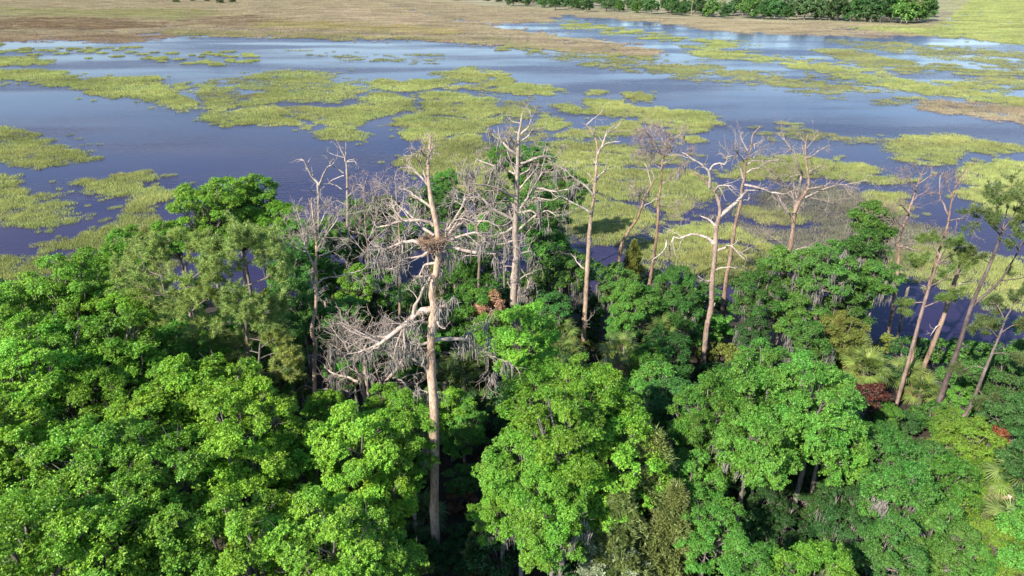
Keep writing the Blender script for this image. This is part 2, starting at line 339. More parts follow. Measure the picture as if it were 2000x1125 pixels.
dense = [
 [(0,138),(60,137),(105,140),(140,150),(160,160),(190,152),(250,150),(300,150),(330,162),(375,162),(372,172),(350,180),(375,187),(385,210),(365,216),(310,203),(250,192),(205,183),(160,175),(130,170),(80,162),(40,157),(0,155),(-60,156),(-60,138)],
 [(465,207),(490,190),(530,180),(555,178),(552,196),(520,200),(500,208),(470,214),(400,210),(388,197),(400,189),(440,190)],
 [(400,217),(470,212),(525,202),(552,212),(560,226),(640,228),(650,245),(620,250),(600,255),(580,247),(540,250),(500,246),(450,245),(415,231)],
 [(592,208),(660,208),(700,196),(705,186),(745,178),(795,190),(812,203),(800,217),(765,222),(720,232),(697,240),(712,258),(705,272),(670,278),(625,275),(620,262),(640,245),(640,228),(605,220)],
 [(720,160),(760,155),(785,165),(820,155),(880,155),(885,162),(850,172),(800,178),(770,183),(735,175)],
 [(840,143),(880,140),(905,138),(915,128),(925,135),(945,152),(940,165),(910,163),(880,150)],
 [(955,140),(970,137),(985,150),(1000,158),(1005,165),(960,168),(940,175),(875,175),(890,168),(945,168),(965,158)],
 [(1005,165),(1050,165),(1090,175),(1080,185),(1010,185),(960,178)],
 [(820,185),(860,180),(915,182),(955,195),(972,215),(990,240),(965,247),(955,262),(945,275),(960,300),(990,330),(1000,380),(940,395),(850,352),(820,338),(768,320),(790,308),(820,295),(825,275),(800,268),(770,238),(815,225),(830,210)],
 [(0,250),(20,260),(75,270),(120,285),(175,295),(185,302),(160,312),(100,325),(40,322),(0,318),(-50,320),(-50,250)],
 [(10,254),(25,249),(50,254),(40,259),(18,259)], [(50,258),(65,256),(78,262),(62,266)], [(183,300),(195,298),(207,304),(195,308)],
 [(0,350),(25,355),(30,370),(55,385),(90,392),(105,398),(140,395),(147,410),(120,430),(80,445),(40,440),(0,430),(-50,430),(-50,350)],
 [(140,425),(170,415),(172,422),(150,433)], [(105,380),(116,380),(114,386),(104,386)],
 [(132,352),(180,350),(230,345),(278,335),(280,360),(300,372),(330,368),(365,380),(330,390),(305,395),(300,415),(298,440),(300,470),(240,488),(180,492),(100,488),(85,478),(110,470),(170,460),(200,445),(235,425),(250,405),(245,390),(215,385),(195,368),(160,362)],
 [(0,505),(60,503),(120,510),(200,497),(260,492),(340,520),(300,560),(200,575),(140,545),(80,548),(30,558),(0,566),(-80,570),(-80,505)],
 [(0,111),(60,112),(100,119),(88,128),(0,130),(-60,130),(-60,111)],
 [(1150,178),(1165,176),(1178,182),(1165,187),(1150,185)], [(1210,182),(1240,180),(1278,192),(1265,198),(1230,193)],
 [(1090,205),(1110,202),(1133,208),(1125,220),(1100,217)],
 [(1142,195),(1200,193),(1235,205),(1230,212),(1280,213),(1340,217),(1375,218),(1397,240),(1370,255),(1340,260),(1310,258),(1310,245),(1270,242),(1240,232),(1190,228),(1155,222),(1150,210)],
 [(970,210),(1000,205),(1025,215),(1018,228),(990,225)], [(1030,230),(1060,225),(1100,240),(1110,248),(1080,255),(1040,252)],
 [(1095,265),(1150,250),(1200,240),(1240,245),(1240,260),(1180,275),(1120,275)], [(1330,267),(1355,265),(1378,272),(1360,280),(1335,277)],
 [(1060,280),(1120,277),(1200,285),(1240,300),(1230,320),(1260,330),(1330,330),(1390,350),(1380,395),(1340,410),(1290,425),(1240,450),(1230,470),(1200,478),(1160,474),(1120,450),(1080,430),(1030,400),(1000,370),(990,330),(1010,318),(1040,300)],
 [(1490,302),(1560,305),(1620,315),(1700,325),(1750,340),(1755,360),(1700,362),(1600,345),(1560,350),(1480,348),(1420,345),(1430,325)],
 [(1735,270),(1800,262),(1860,265),(1920,280),(2000,290),(2100,292),(2100,300),(1900,300),(1840,315),(1790,322),(1760,310),(1740,295)],
 [(1880,345),(1920,325),(2000,318),(2150,312),(2150,440),(2000,432),(1960,425),(1900,400),(1885,375)],
 [(1450,412),(1480,405),(1560,418),(1570,435),(1500,442),(1455,426)],
 [(1300,450),(1370,430),(1430,440),(1500,470),(1530,500),(1480,540),(1400,560),(1330,512),(1240,490)],
 [(1235,505),(1275,490),(1320,510),(1310,540),(1260,530)],
 [(1690,375),(1740,366),(1762,380),(1748,420),(1700,420)],
 [(1740,500),(1800,470),(1860,490),(1930,500),(2000,520),(2150,520),(2150,600),(1990,600),(1900,578),(1840,562),(1770,545),(1700,560),(1640,560),(1650,520)],
]
for i, p in enumerate(dense): D(p, LIME, 1.0, edge=.5, gaps=.15 if len(p) > 10 else .05, seed=i)
# thinner, half drowned grass
thin_l = 'thin drowned grass showing above shallow water'
for i, (p, c_, dn, gp, tl) in enumerate([
 ([(340,165),(400,160),(440,168),(460,180),(430,188),(375,188),(345,178)], LIME, .6, .36, .8),
 ([(485,142),(560,138),(620,140),(655,155),(700,165),(700,190),(640,204),(570,200),(520,190),(490,165)], LIME, .9, .24, .9),
 ([(1140,125),(1250,115),(1350,125),(1450,135),(1530,150),(1650,165),(1780,185),(1790,200),(1700,190),(1600,175),(1500,160),(1400,152),(1300,140),(1200,135)], OLIVE, .6, .40, .8),
 ([(1310,85),(1340,90),(1400,95),(1470,98),(1490,115),(1480,122),(1440,120),(1380,115),(1350,100)], LIME, .9, .3, .9),
 ([(1500,110),(1550,115),(1620,125),(1700,140),(1750,150),(1820,165),(1900,180),(2000,195),(2100,205),(2100,215),(2000,208),(1900,195),(1800,178),(1700,165),(1600,145),(1540,128)], LIME, .9, .28, .9),
 ([(1580,98),(1650,97),(1700,108),(1760,120),(1850,125),(1895,133),(1870,143),(1780,140),(1700,135),(1680,125),(1640,110)], OLIVE, .9, .34, .9),
 ([(1860,160),(1920,165),(1965,178),(1900,180)], LIME, .9, .2, .9),
 ([(1800,205),(1850,195),(1950,210),(2000,215),(2100,225),(2100,255),(2000,245),(1930,240),(1870,230),(1820,215)], TAN, 1.0, .25, 1.0),
 ([(1450,250),(1500,242),(1600,250),(1660,265),(1600,277),(1500,264)], OLIVE, .5, .42, .7),
 ([(1680,262),(1740,262),(1740,300),(1700,290)], OLIVE, .6, .42, .7),
 ([(1830,-12),(2150,-12),(2150,100),(2000,90),(1900,75),(1800,68),(1700,62),(1640,54),(1700,51),(1830,50),(1860,30)], LIME, .8, .26, 1.0),
 ([(1600,78),(1700,80),(1850,90),(2000,105),(2150,110),(2150,150),(2000,140),(1900,120),(1800,105),(1650,92)], OLIVE, .7, .44, .8),
 ([(1850,130),(2000,140),(2150,150),(2150,190),(2000,180),(1900,160)], OLIVE, .7, .46, .8),
 ([(1000,100),(1100,98),(1250,108),(1300,112),(1200,118),(1050,112)], OLIVE, .5, .46, .7),
 ([(560,95),(640,100),(720,112),(860,108),(850,125),(740,120),(600,110)], OLIVE, .5, .52, .7),
 ([(1060,40),(1150,48),(1250,60),(1320,75),(1250,74),(1150,60),(1070,50)], LIME, .6, .48, .8),
 ([(1340,72),(1420,80),(1480,88),(1440,94),(1370,86)], LIME, .8, .35, .8)]):
    D(p, c_, dn, thin=False, edge=1.3, gaps=gp, tall=tl, label=thin_l, group='thin drowned grass beds', seed=50+i)
for i, (p, dn, gp) in enumerate([
 ([(1480,400),(1470,380),(1550,370),(1650,365),(1700,380),(1750,400),(1740,440),(1800,430),(1820,470),(1760,500),(1680,540),(1600,530),(1540,505),(1500,470),(1440,440),(1400,430),(1450,420)], 1.0, .12),
 ([(1560,480),(1700,430),(1800,440),(1830,470),(1740,520),(1640,550),(1560,520)], .6, .3)]):
    D(p, (.20, .195, .135), dn*3.2, thin=True, edge=1.0, gaps=gp, tall=1.0, label='sparse grey-green sedge over wet mud behind the snags', group='sedge beds', seed=80+i)
for i, p in enumerate([[(375,160),(480,150),(500,190),(560,200),(640,205),(700,192),(740,180),(700,230),(640,235),(560,228),(480,215),(400,212)], [(930,180),(1000,190),(1060,225),(1050,280),(1000,320),(960,290),(985,245),(970,210)], [(1060,285),(1150,275),(1300,290),(1390,340),(1380,390),(1340,410),(1250,470),(1140,470),(1040,400),(1000,340)], [(1180,128),(1400,140),(1600,170),(1800,200),(1750,210),(1500,175),(1300,150)]]):
    D(p, OLIVE, .7, edge=1.3, gaps=.5, tall=.6, label=thin_l, group='thin drowned grass beds', seed=150+i)
def hummocks(pix, n, rx, color, seed, label):
    """small separate grass hummocks, each a round clump of tufts"""
    g = np.random.default_rng(seed); w = np.array([P(*p)[:2] for p in pix]); lo, hi = w.min(0), w.max(0); c_ = g.uniform(lo, hi, (n*6, 2)); c_ = c_[inpoly(c_[:, 0], c_[:, 1], w)]
    c_ = c_[vnoise(c_[:, 0], c_[:, 1], 22, 4) > .42][:n]; r_ = rx*g.uniform(.3, 1.0, len(c_))**1.5; k = (6+r_**2*5).astype(int); i = np.repeat(np.arange(len(c_)), k)
    a = g.uniform(0, 6.28, len(i)); q = np.sqrt(g.uniform(0, 1, len(i)))*r_[i]; p = c_[i]+np.stack([q*np.cos(a)*1.3, q*np.sin(a)], -1)
    o = points_object('marsh_grass', np.column_stack([p, np.zeros(len(p))]), g.uniform(1.0, 1.7, len(p)), g.uniform(1.0, 1.9, len(p)), GN[0], color)
    tag(o, label, 'grass', 'grass hummocks', 'stuff')
hummocks([(-20,84),(150,85),(300,88),(420,92),(530,108),(510,134),(400,130),(250,122),(120,118),(-20,112)], 75, 2.3, LIME, 3, 'scattered small yellow-green grass hummocks in open blue water')
hummocks([(930,70),(1060,86),(1280,112),(1250,120),(1080,112),(960,96)], 60, 2.2, OLIVE, 4, 'scattered olive hummocks along the edge of the tan flat')
hummocks([(1070,36),(1300,64),(1480,96),(1300,84),(1100,52)], 60, 3.4, LIME, 5, 'scattered yellow-green hummocks in the channel below the far bank')
# tan high marsh and the grass of the far bank
for i, (p, c_, gp, tl, zz) in enumerate([
 ([(-300,66),(0,70),(150,72),(300,66),(420,68),(600,71),(800,76),(950,88),(1100,98),(1200,108),(1290,110),(1280,98),(1200,86),(1080,70),(960,52),(880,38),(800,20),(740,2),(690,-14),(300,-20),(-300,-15)], TAN, .34, 1.0, .08),
 ([(-100,62),(60,64),(320,66),(325,76),(250,82),(100,80),(-100,84)], (.31,.23,.15), .3, .9, .0),
 ([(-50,38),(120,34),(260,40),(330,52),(200,60),(0,58)], (.20,.135,.085), .22, 1.0, .12),
 ([(350,36),(480,30),(560,44),(470,54),(380,50)], (.21,.15,.10), .38, 1.0, .12),
 ([(150,20),(330,18),(460,26),(420,34),(240,30)], (.27,.27,.11), .3, 1.0, .12),
 ([(640,14),(760,26),(840,44),(760,46),(660,34)], (.42,.34,.25), .3, 1.0, .12),
 ([(330,60),(560,64),(820,72),(960,86),(760,78),(540,72),(340,70)], (.28,.27,.12), .32, 1.0, .05),
 ([(0,14),(200,22),(380,30),(360,40),(180,34),(0,30)], OLIVE, .3, 1.0, .1),
 ([(500,40),(700,46),(900,60),(880,70),(700,60),(500,52)], (.32,.28,.11), .36, 1.0, .1),
 ([(840,4),(900,9),(1000,14),(1100,22),(1200,29),(1300,35),(1420,39),(1540,44),(1660,46),(1760,49),(1850,50),(1760,54),(1640,52),(1480,62),(1400,58),(1320,46),(1200,36),(1080,28),(960,22),(860,14)], (.36,.31,.2), .2, .9, .1),
 ([(690,-18),(800,-14),(900,-8),(960,22),(1090,30),(1070,46),(960,46),(880,36),(800,18)], TAN, .22, 1.0, .05),
 ([(1330,42),(1450,50),(1560,52),(1680,58),(1800,66),(1760,74),(1640,72),(1540,66),(1420,62),(1350,54)], TAN, .38, .8, .0)]):
    D(p, c_, 1.1, edge=1.2, gaps=gp, tall=tl, z=zz, label='tan dry high marsh grass on the far side of the water', group='far high marsh', seed=100+i)

# ------------------------------------------------------------------ plants: shared leaf shapes
def rosettes(cen, axis, nl, L, Wd, g, droop=(-.15, .75)):
    N = len(cen); axis = nrm(axis)
    ref = nrm(g.normal(size=(N, 3))); t = nrm(np.cross(axis, ref)); b = np.cross(axis, t)
    ph = (np.arange(nl)*2*PI/nl)[None]+g.uniform(0, 6.28, (N, 1))+g.normal(size=(N, nl))*.25
    el = g.uniform(droop[0], droop[1], (N, nl))
    d = (np.cos(el)*np.cos(ph))[..., None]*t[:, None]+(np.cos(el)*np.sin(ph))[..., None]*b[:, None]+np.sin(el)[..., None]*axis[:, None]
    s = nrm(np.cross(d, axis[:, None]+.5*g.normal(size=(N, nl, 3))))
    ln = L*g.uniform(.7, 1.25, (N, nl, 1)); base = cen[:, None]+d*ln*.12
    up = np.cross(s, d)
    mid = base+d*ln*.52+up*ln*.06; tip = base+d*ln-up*ln*.1
    v = np.stack([base, mid+s*Wd*.5, tip, mid-s*Wd*.5], 2).reshape(-1, 3)
    return v, np.arange(len(v)).reshape(-1, 4)
def sphere_dirs(g, n, zmin=-1):
    z = g.uniform(zmin, 1, n); a = g.uniform(0, 2*PI, n); r_ = np.sqrt(1-z*z)
    return np.stack([r_*np.cos(a), r_*np.sin(a), z], -1)
def broad_crown(seed, R=3.0, flat=.85, nl=26, npf=15, nro=16, L=.122, Wd=.062, lob=(.15, .29), nleaf=7):
    """a crown: separate leafy lobes of uneven reach, puffs on each lobe, leaf rosettes on each puff"""
    g = np.random.default_rng(seed)
    cand = sphere_dirs(g, 900, -.7)*g.uniform(.25, .9, (900, 1))**.7*R*[1, 1, flat]
    sec = g.normal(size=(7, 3)); amp = g.uniform(-.42, .30, 7)          # some sides reach out, others are missing
    cand *= np.clip(1.02+(np.exp(3.2*(nrm(cand) @ nrm(sec).T-1))*amp).sum(1), .45, 1.3)[:, None]
    cand = np.vstack([[[0, 0, R*.6*flat]], cand]); pick = [0]; lr = [R*.26]
    for i in range(1, len(cand)):
        r_ = R*g.uniform(*lob)
        if all(np.linalg.norm(cand[i]-cand[j]) > 1.0*(r_+q) for j, q in zip(pick, lr)): pick.append(i); lr.append(r_)
        if len(pick) == nl: break
    lc = cand[pick]; lr = np.array(lr); ld = nrm(lc+[0, 0, .1*R])
    li = np.repeat(np.arange(len(lc)), (npf*2*(lr/(R*.26))**1.6).astype(int)+4); pd = sphere_dirs(g, len(li), -.8)
    keep = (pd*ld[li]).sum(-1)*.6+pd[:, 2]*.35 > g.uniform(-.7, .35, len(li)); pd, li = pd[keep], li[keep]
    pc = lc[li]+pd*(lr[li]*(.70+.45*g.uniform(0, 1, len(li))**2))[:, None]*[1.1, 1.1, .78]
    dist = np.linalg.norm(pc[:, None]-lc[None], axis=-1); inside = (dist < .6*lr[None]).sum(1) > 0
    pc, pd = pc[~inside], pd[~inside]
    prd = R*.085*g.uniform(.65, 1.5, len(pc))
    ri = np.repeat(np.arange(len(pc)), np.maximum(4, (nro*(prd/(R*.085))**1.5)).astype(int)); rd = sphere_dirs(g, len(ri), -.6)
    rc = pc[ri]+rd*(prd[ri]*g.uniform(.5, 1.15, len(ri)))[:, None]*[1.15, 1.15, .7]
    ax = rd*.45+pd[ri]*.3+np.array([-.12, -.18, .65])+g.normal(size=rd.shape)*.28
    k = g.uniform(size=len(rc)) < .45
    v, f = merge([rosettes(rc[k], ax[k], nleaf, L*1.15, Wd*1.2, g), rosettes(rc[~k], ax[~k], nleaf, L*.8, Wd*.8, g)])
    return vmesh('crown', v, f, M_LEAF), lc, lr
def limbs_mesh(seed, lc, lr, bottom, R):
    g = np.random.default_rng(seed); pol, rad = [], []
    b0 = np.array([0, 0, bottom])
    for c_ in lc:
        m1 = b0+(c_-b0)*.4+np.array([c_[0], c_[1], 0])*.12+g.normal(size=3)*.12*R/3
        pol.append(resample([b0, m1, c_*.8+b0*.2+g.normal(size=3)*.15, c_], 8)); rad.append(np.linspace(.10, .03, 8)*R/3)
    pol = np.array(pol); rad = np.array(rad)
    p2, r2 = spawn(g, pol, rad, 7, .4, 1.4, (.2, .4), (.5, 1.1), .25, 5)
    a = tubes(pol, rad, 6); c_ = tubes(p2, r2, 4)
    v, f = merge([a, c_]); return vmesh('branches', v, f, M_BARK, True)
def unit_trunk(seed, mat, r0=.20, r1=.12, lean=.05):
    g = np.random.default_rng(seed); K = 14; t = np.linspace(0, 1, K)
    p = np.column_stack([np.cumsum(g.normal(size=K))*.035*lean/.05*.4, np.cumsum(g.normal(size=K))*.035*lean/.05*.4, t]); p[:, :2] -= p[-1:, :2]*t[:, None]; p[:, :2] -= p[0:1, :2]*(1-t[:, None])
    rr = r0+(r1-r0)*t+.12*np.exp(-t*14)
    v, f = tubes(p[None], rr[None], 10); return vmesh('trunk', v, f, mat, True)
CROWNS = []
for s in range(7):
    me, lc, lr = broad_crown(100+s, flat=[1.0, .9, 1.25, .85, 1.15, 1.05, 1.4][s], nl=[36, 30, 40, 32, 38, 28, 44][s])
    CROWNS.append((me, limbs_mesh(300+s, lc, lr, -2.1, 3.0)))
SHRUBS = []
for s in range(4):
    me, lc, lr = broad_crown(200+s, R=1.5, flat=.8, nl=16, npf=9, nro=7, L=.13, Wd=.065, nleaf=7)
    SHRUBS.append((me, limbs_mesh(400+s, lc, lr, -1.15, 1.5)))
TRUNKS = [unit_trunk(500+s, M_BARK) for s in range(4)]
def moss_mesh(g, anchors, lo=.4, hi=1.3, per=7, spread=.22, w=.035):
    """strands of Spanish moss hanging under the anchors"""
    n = len(anchors)*per; a = np.repeat(anchors, per, 0)+g.normal(size=(n, 3))*[spread, spread, spread*.4]
    L = g.uniform(lo, hi, n); K = 5; pts = [a]
    dr = g.normal(size=(n, 3))*[.05, .05, 0]
    for k in range(1, K): pts.append(pts[-1]+np.column_stack([dr[:, 0]*.5+g.normal(size=n)*.025, dr[:, 1]*.5+g.normal(size=n)*.025, -L/(K-1)]))
    pol = np.stack(pts, 1); r_ = w*g.uniform(.6, 1.5, (n, 1))*np.array([.5, 1, .9, .6, .12])[None]
    return tubes(pol, r_, 3)
MOSS = []
for s in range(3):
    g = np.random.default_rng(600+s); d = sphere_dirs(g, 46, -.9); d = d[d[:, 2] < .45]
    v, f = moss_mesh(g, d*[2.7, 2.7, 2.2]*g.uniform(.75, 1.0, (len(d), 1)), .5, 1.7, 9, .16)
    MOSS.append(vmesh('moss', v, f, M_MOSS))

LANDMARKS = []                             # (x, y, phrase) used to say where a tree stands
LATER = []
def name_later(e, look, x, y, cat): LATER.append((e, look, x, y, cat))
ORD = ['first', 'second', 'third', 'fourth', 'fifth', 'sixth', 'seventh', 'eighth', 'ninth', 'tenth', 'eleventh', 'twelfth', 'thirteenth', 'fourteenth', 'fifteenth', 'sixteenth', 'seventeenth', 'eighteenth', 'nineteenth', 'twentieth']
def name_all():
    """say which one: look, the landmark it stands by, its side, and its turn counted outward from there"""
    by = {}
    for e, look, x, y, cat in LATER:
        ds = [math.hypot(x-a, y-b_) for a, b_, _ in LANDMARKS]; i = int(np.argmin(ds)); a, b_, ph = LANDMARKS[i]
        side = 'landward of' if y < b_-2.5 else 'creekward of' if y > b_+2.5 else 'beside'
        by.setdefault((look, side, ph), []).append((ds[i], e, cat))
    for (look, side, ph), L in by.items():
        L.sort(key=lambda t: t[0])
        for k, (_, e, cat) in enumerate(L):
            tag(e, f"{look} {side} {ph}" if len(L) == 1 else f"{ORD[min(k, 19)]} {look} out from {ph}, {side.split()[0]}" if side != 'beside' else f"{ORD[min(k, 19)]} {look} out from {ph}, level with it", cat, ('canopy trees' if cat == 'tree' else 'understory shrubs'))
SWATCH = {
 'lime': ((.178, .368, .036), 'bright lime green'), 'green': ((.148, .335, .034), 'fresh green'), 'mid': ((.105, .275, .042), 'mid green'),
 'blue': ((.074, .215, .042), 'cool green'), 'oak': ((.085, .205, .038), 'dark green'), 'deep': ((.045, .120, .030), 'deep green'),
 'yellow': ((.135, .255, .032), 'yellow green'), 'olive': ((.16, .20, .040), 'olive green'), 'silver': ((.28, .34, .20), 'silvery green')}
ti = [0]
def broad_tree(px, py, zc, R, col, moss=0, name='broadleaf_tree', kind='tree'):
    g = random.Random(px*31+py*17+int(R*10)); zc += g.uniform(-1.4, .8)*(zc > 7); c_ = P(px, py, zc); x, y = c_[0], c_[1]
    gz = float(ground(x, y)); s = R/3.0*.84; k = ti[0] % len(CROWNS); ti[0] += 1
    col3, cname = SWATCH[col]; v = g.uniform(.78, 1.16); hue = g.uniform(-.04, .15)
    color = (col3[0]*v*(1+hue), col3[1]*v, col3[2]*v*(1-hue))
    e = obj(name, None, loc=(x, y, gz))
    zz = zc-gz; rz = g.uniform(0, 6.28)
    low = max(zz-2.0*s, .3)
    obj('trunk', TRUNKS[k % 4], e, (0, 0, -.1), (0, 0, g.uniform(0, 6)), (s*1.1, s*1.1, low+.1), (1, 1, 1))
    cr = obj('crown', CROWNS[k][0], e, (0, 0, zz), (0, 0, rz), (s, s, s*g.uniform(.95, 1.1)), color)
    obj('branches', CROWNS[k][1], e, (0, 0, zz), (0, 0, rz), (s, s, s), (.9, .9, .88))
    if moss: obj('moss', MOSS[k % 3], e, (0, 0, zz-.25*s), (0, 0, rz+1), (s*.95, s*.95, moss*.8), (1, 1, 1))['kind'] = 'stuff'
    size = 'large' if R > 3.15 else 'medium' if R > 2.5 else 'small'
    name_later(e, f"{size} {'mossy ' if moss else ''}{cname} tree", x, y, kind)
    return e
def shrub(x, y, R, col, h=None, cat='shrub'):
    g = random.Random(int(x*131+y*57)); gz = float(ground(x, y)); s = R/1.5; k = g.randrange(len(SHRUBS))
    col3, cname = SWATCH[col]; v = g.uniform(.85, 1.15)
    e = obj('shrub', None, loc=(x, y, gz)); h = h if h is not None else R*.8; rz = g.uniform(0, 6.28)
    obj('crown', SHRUBS[k][0], e, (0, 0, h), (0, 0, rz), (s, s, s), tuple(q*v for q in col3))
    obj('branches', SHRUBS[k][1], e, (0, 0, h), (0, 0, rz), (s, s, s), (1, 1, 1))
    if h > 1.2*s: obj('stem', TRUNKS[k], e, (0, 0, -.1), (0, 0, rz), (s*.35, s*.35, h-1.05*s+.1), (1, 1, 1))
    name_later(e, f"{'tall' if R > 1.6 else 'low' if R < 1.25 else 'rounded'} {cname} shrub", x, y, cat); return e

# ------------------------------------------------------------------ dead pines and snags
def fit_base(px, py, Y):
    """lowest visible point of a trunk -> its foot on the ground straight below"""
    t = PY(px, py, Y); return np.array([t[0], Y, float(ground(t[0], Y))-.15])
def dead_tree(label, Y, trunk, w, branches=(), twig=1.0, seed=0, name='dead_pine', tint=(1, 1, 1), limb_tint=(1, 1, 1), moss=0, levels=3, lean=0.0, cat='dead tree', tmat=None, foot=True, auto=0, moss_q=.9):
    """trunk: [(px, py)] from low to high, w: (low, high) trunk width in metres; branches: [(w, [(px, py, ...)])]"""
    g = np.random.default_rng(900+seed)
    tmat = tmat or M_DEAD
    pts = []
    n = len(trunk)
    zt = [PY(px, py, Y) for px, py in trunk]
    for i, p in enumerate(zt): pts.append(PY(trunk[i][0], trunk[i][1], Y+lean*(p[2]-zt[0][2])))
    if foot: pts = [fit_base(*trunk[0], Y)]+pts
    pts = np.array(pts); base = pts[0].copy(); base[2] += .15
    e = obj(name, None, loc=tuple(base))
    K = 64; tp = resample(pts, K)-base
    tp[1:-1, :2] += np.cumsum(g.normal(size=(K-2, 2)), 0)*.010
    u = np.linspace(0, 1, K); rad = .85*(w[0]+(w[1]-w[0])*u**1.15)/2*(1+.06*g.normal(size=K)); rad[0] *= 1.25
    rad[-1] = rad[-2]*.35
    v, f = tubes(tp[None], rad[None], 14)
    th = 1+.055*g.normal(size=(K*14, 1)); cen = np.repeat(tp, 14, 0); v = cen+(v-cen)*th
    obj('trunk', vmesh('trunk', v, f, tmat, True), e, color=tint)
    bp_, br_ = [], []
    for bw, pl in branches:
        L = len(pl); dy = g.normal()*.7; q = []
        for i, pt in enumerate(pl):
            off = pt[2] if len(pt) > 2 else dy*i/(L-1)*1.4+(g.normal()*.15 if i else 0)
            hgt = PY(pt[0], pt[1], Y)[2]
            q.append(PY(pt[0], pt[1], Y+lean*(hgt-zt[0][2])+off)-base)
        bp = resample(q, 14)[np.unique(np.r_[0, np.sort(g.choice(np.arange(1, 13), 8, False)), 13])]; bp[1:] += np.cumsum(g.normal(size=(9, 3)), 0)*.045*min(1, np.linalg.norm(bp[-1]-bp[0])/3)
        rd = 1.22*np.linspace(1, .35, 10)*bw/2*(1+.1*g.normal(size=10)); rd[-1] *= .4
        bp_.append(bp); br_.append(rd)
    for k in range(auto):                  # short stubs and side limbs on the upper trunk
        i = g.integers(int(K*.45), K-2); d = nrm(np.array([g.normal(), g.normal()*.9, g.uniform(-.1, .9)])); ln = g.uniform(.6, 2.4)*(1.2-.6*i/K)
        q = [tp[i], tp[i]+d*ln*.4+[0, 0, .05], tp[i]+d*ln*.75+[0, 0, g.uniform(-.1, .3)], tp[i]+d*ln+[0, 0, g.uniform(-.2, .5)]]
        bp_.append(resample(q, 10)); br_.append(np.linspace(1, .4, 10)*max(.03, rad[i]*.55))
    anchors = []
    for bp, rd in zip(bp_, br_):
        v, f = tubes(bp[None], rd[None], 8); bo = obj('branch', vmesh('branch', v, f, M_LIMB, True), e, color=limb_tint)
        if twig <= 0: continue
        ln = np.linalg.norm(np.diff(bp, axis=0), axis=-1).sum(); parts = []
        p1, r1 = spawn(g, bp[None], rd[None], max(1, int(round(min(ln, 6)*2.1*twig))), .4, 2.2, (.22, .55), (.45, 1.15), .12, 6, .2, .22)
        parts.append(tubes(p1, r1, 5)); anchors.append(p1)
        if levels > 1:
            p2, r2 = spawn(g, p1, r1, max(2, int(5*twig)), .25, 1.1, (.3, .6), (.4, 1.1), .05, 5, .25, .2, .6); r2 = np.maximum(r2, .011); parts.append(tubes(p2, r2, 3))
        if levels > 2:
            p3, r3 = spawn(g, p2, r2, max(1, int(3*twig)), .15, .6, (.35, .7), (.4, 1.1), .0, 4, .25, .2, .7); r3 = np.maximum(r3, .008); parts.append(tubes(p3, r3, 3))
        v, f = merge(parts); tw = obj('twigs', vmesh('twigs', v, f, M_TWIG), bo, color=limb_tint); tw['kind'] = 'stuff'
    if moss:
        p1 = np.concatenate(anchors); zz = p1[:, 3, 2]; cand = np.where(zz < np.quantile(zz, moss_q))[0]; i = g.choice(cand, moss); k = g.integers(2, 6, moss); v, f = moss_mesh(g, p1[i, k], .3, 1.1, 8, .12, .03)
        mo = obj('moss', vmesh('moss', v, f, M_MOSS), e); mo['kind'] = 'stuff'
    tag(e, label, cat)
    return e, base, tp
YA = P(850, 1075, .9)[1]
TREES = {}
def T(key, *a, **k):
    TREES[key] = dead_tree(*a, **k); LM = TREES[key][1]; return LM
b = T('A', 'tall pale dead pine carrying the big stick nest', YA, [(850, 1040), (848, 950), (846, 800), (842, 720), (843, 640), (848, 600), (843, 570), (850, 530), (853, 490), (848, 440), (838, 390), (832, 340), (833, 290), (836, 262)], (.64, .10),
  [(.30, [(846, 650), (853, 622), (863, 597)]), (.30, [(846, 603), (822, 603), (805, 620), (785, 635), (760, 655), (740, 668), (722, 685)]),
   (.16, [(808, 612), (815, 590), (826, 565), (848, 535)]), (.15, [(842, 632), (815, 628), (800, 638), (788, 640)]),
   (.18, [(846, 665), (872, 663), (905, 665), (935, 680), (968, 712)]), (.14, [(840, 668), (820, 674), (812, 682)]), (.12, [(838, 722), (815, 706), (775, 686)]),
   (.16, [(838, 770), (826, 768)]), (.20, [(852, 490), (885, 482), (925, 487), (975, 488)]), (.20, [(850, 482), (810, 470), (775, 478), (738, 492)]),
   (.14, [(846, 440), (805, 430), (765, 438), (728, 446)]), (.14, [(849, 455), (900, 446), (945, 440), (988, 452)]), (.22, [(853, 492), (872, 466), (892, 440)]),
   (.12, [(842, 405), (812, 382), (790, 370)]), (.10, [(836, 362), (812, 336), (798, 326)]), (.09, [(833, 352), (825, 322), (815, 308)]), (.07, [(835, 312), (826, 296), (822, 288)]),
   (.08, [(834, 325), (842, 300), (847, 284)]), (.12, [(848, 470), (880, 440), (905, 405), (915, 385)]), (.12, [(848, 460), (820, 440), (790, 410), (770, 400)]),
   (.13, [(853, 515), (830, 520), (812, 545)]), (.11, [(853, 510), (870, 503), (882, 512)]), (.10, [(850, 540), (825, 537), (812, 540)]), (.12, [(850, 480), (820, 500), (780, 505), (750, 515)]),
   (.12, [(851, 478), (900, 468), (940, 462), (960, 470)])], twig=1.05, seed=1, tint=(1.28, 1.14, 1.0), moss=70, moss_q=.62, limb_tint=(1.05, 1, .96))
LANDMARKS.append((b[0], b[1], 'the tall nest snag'))
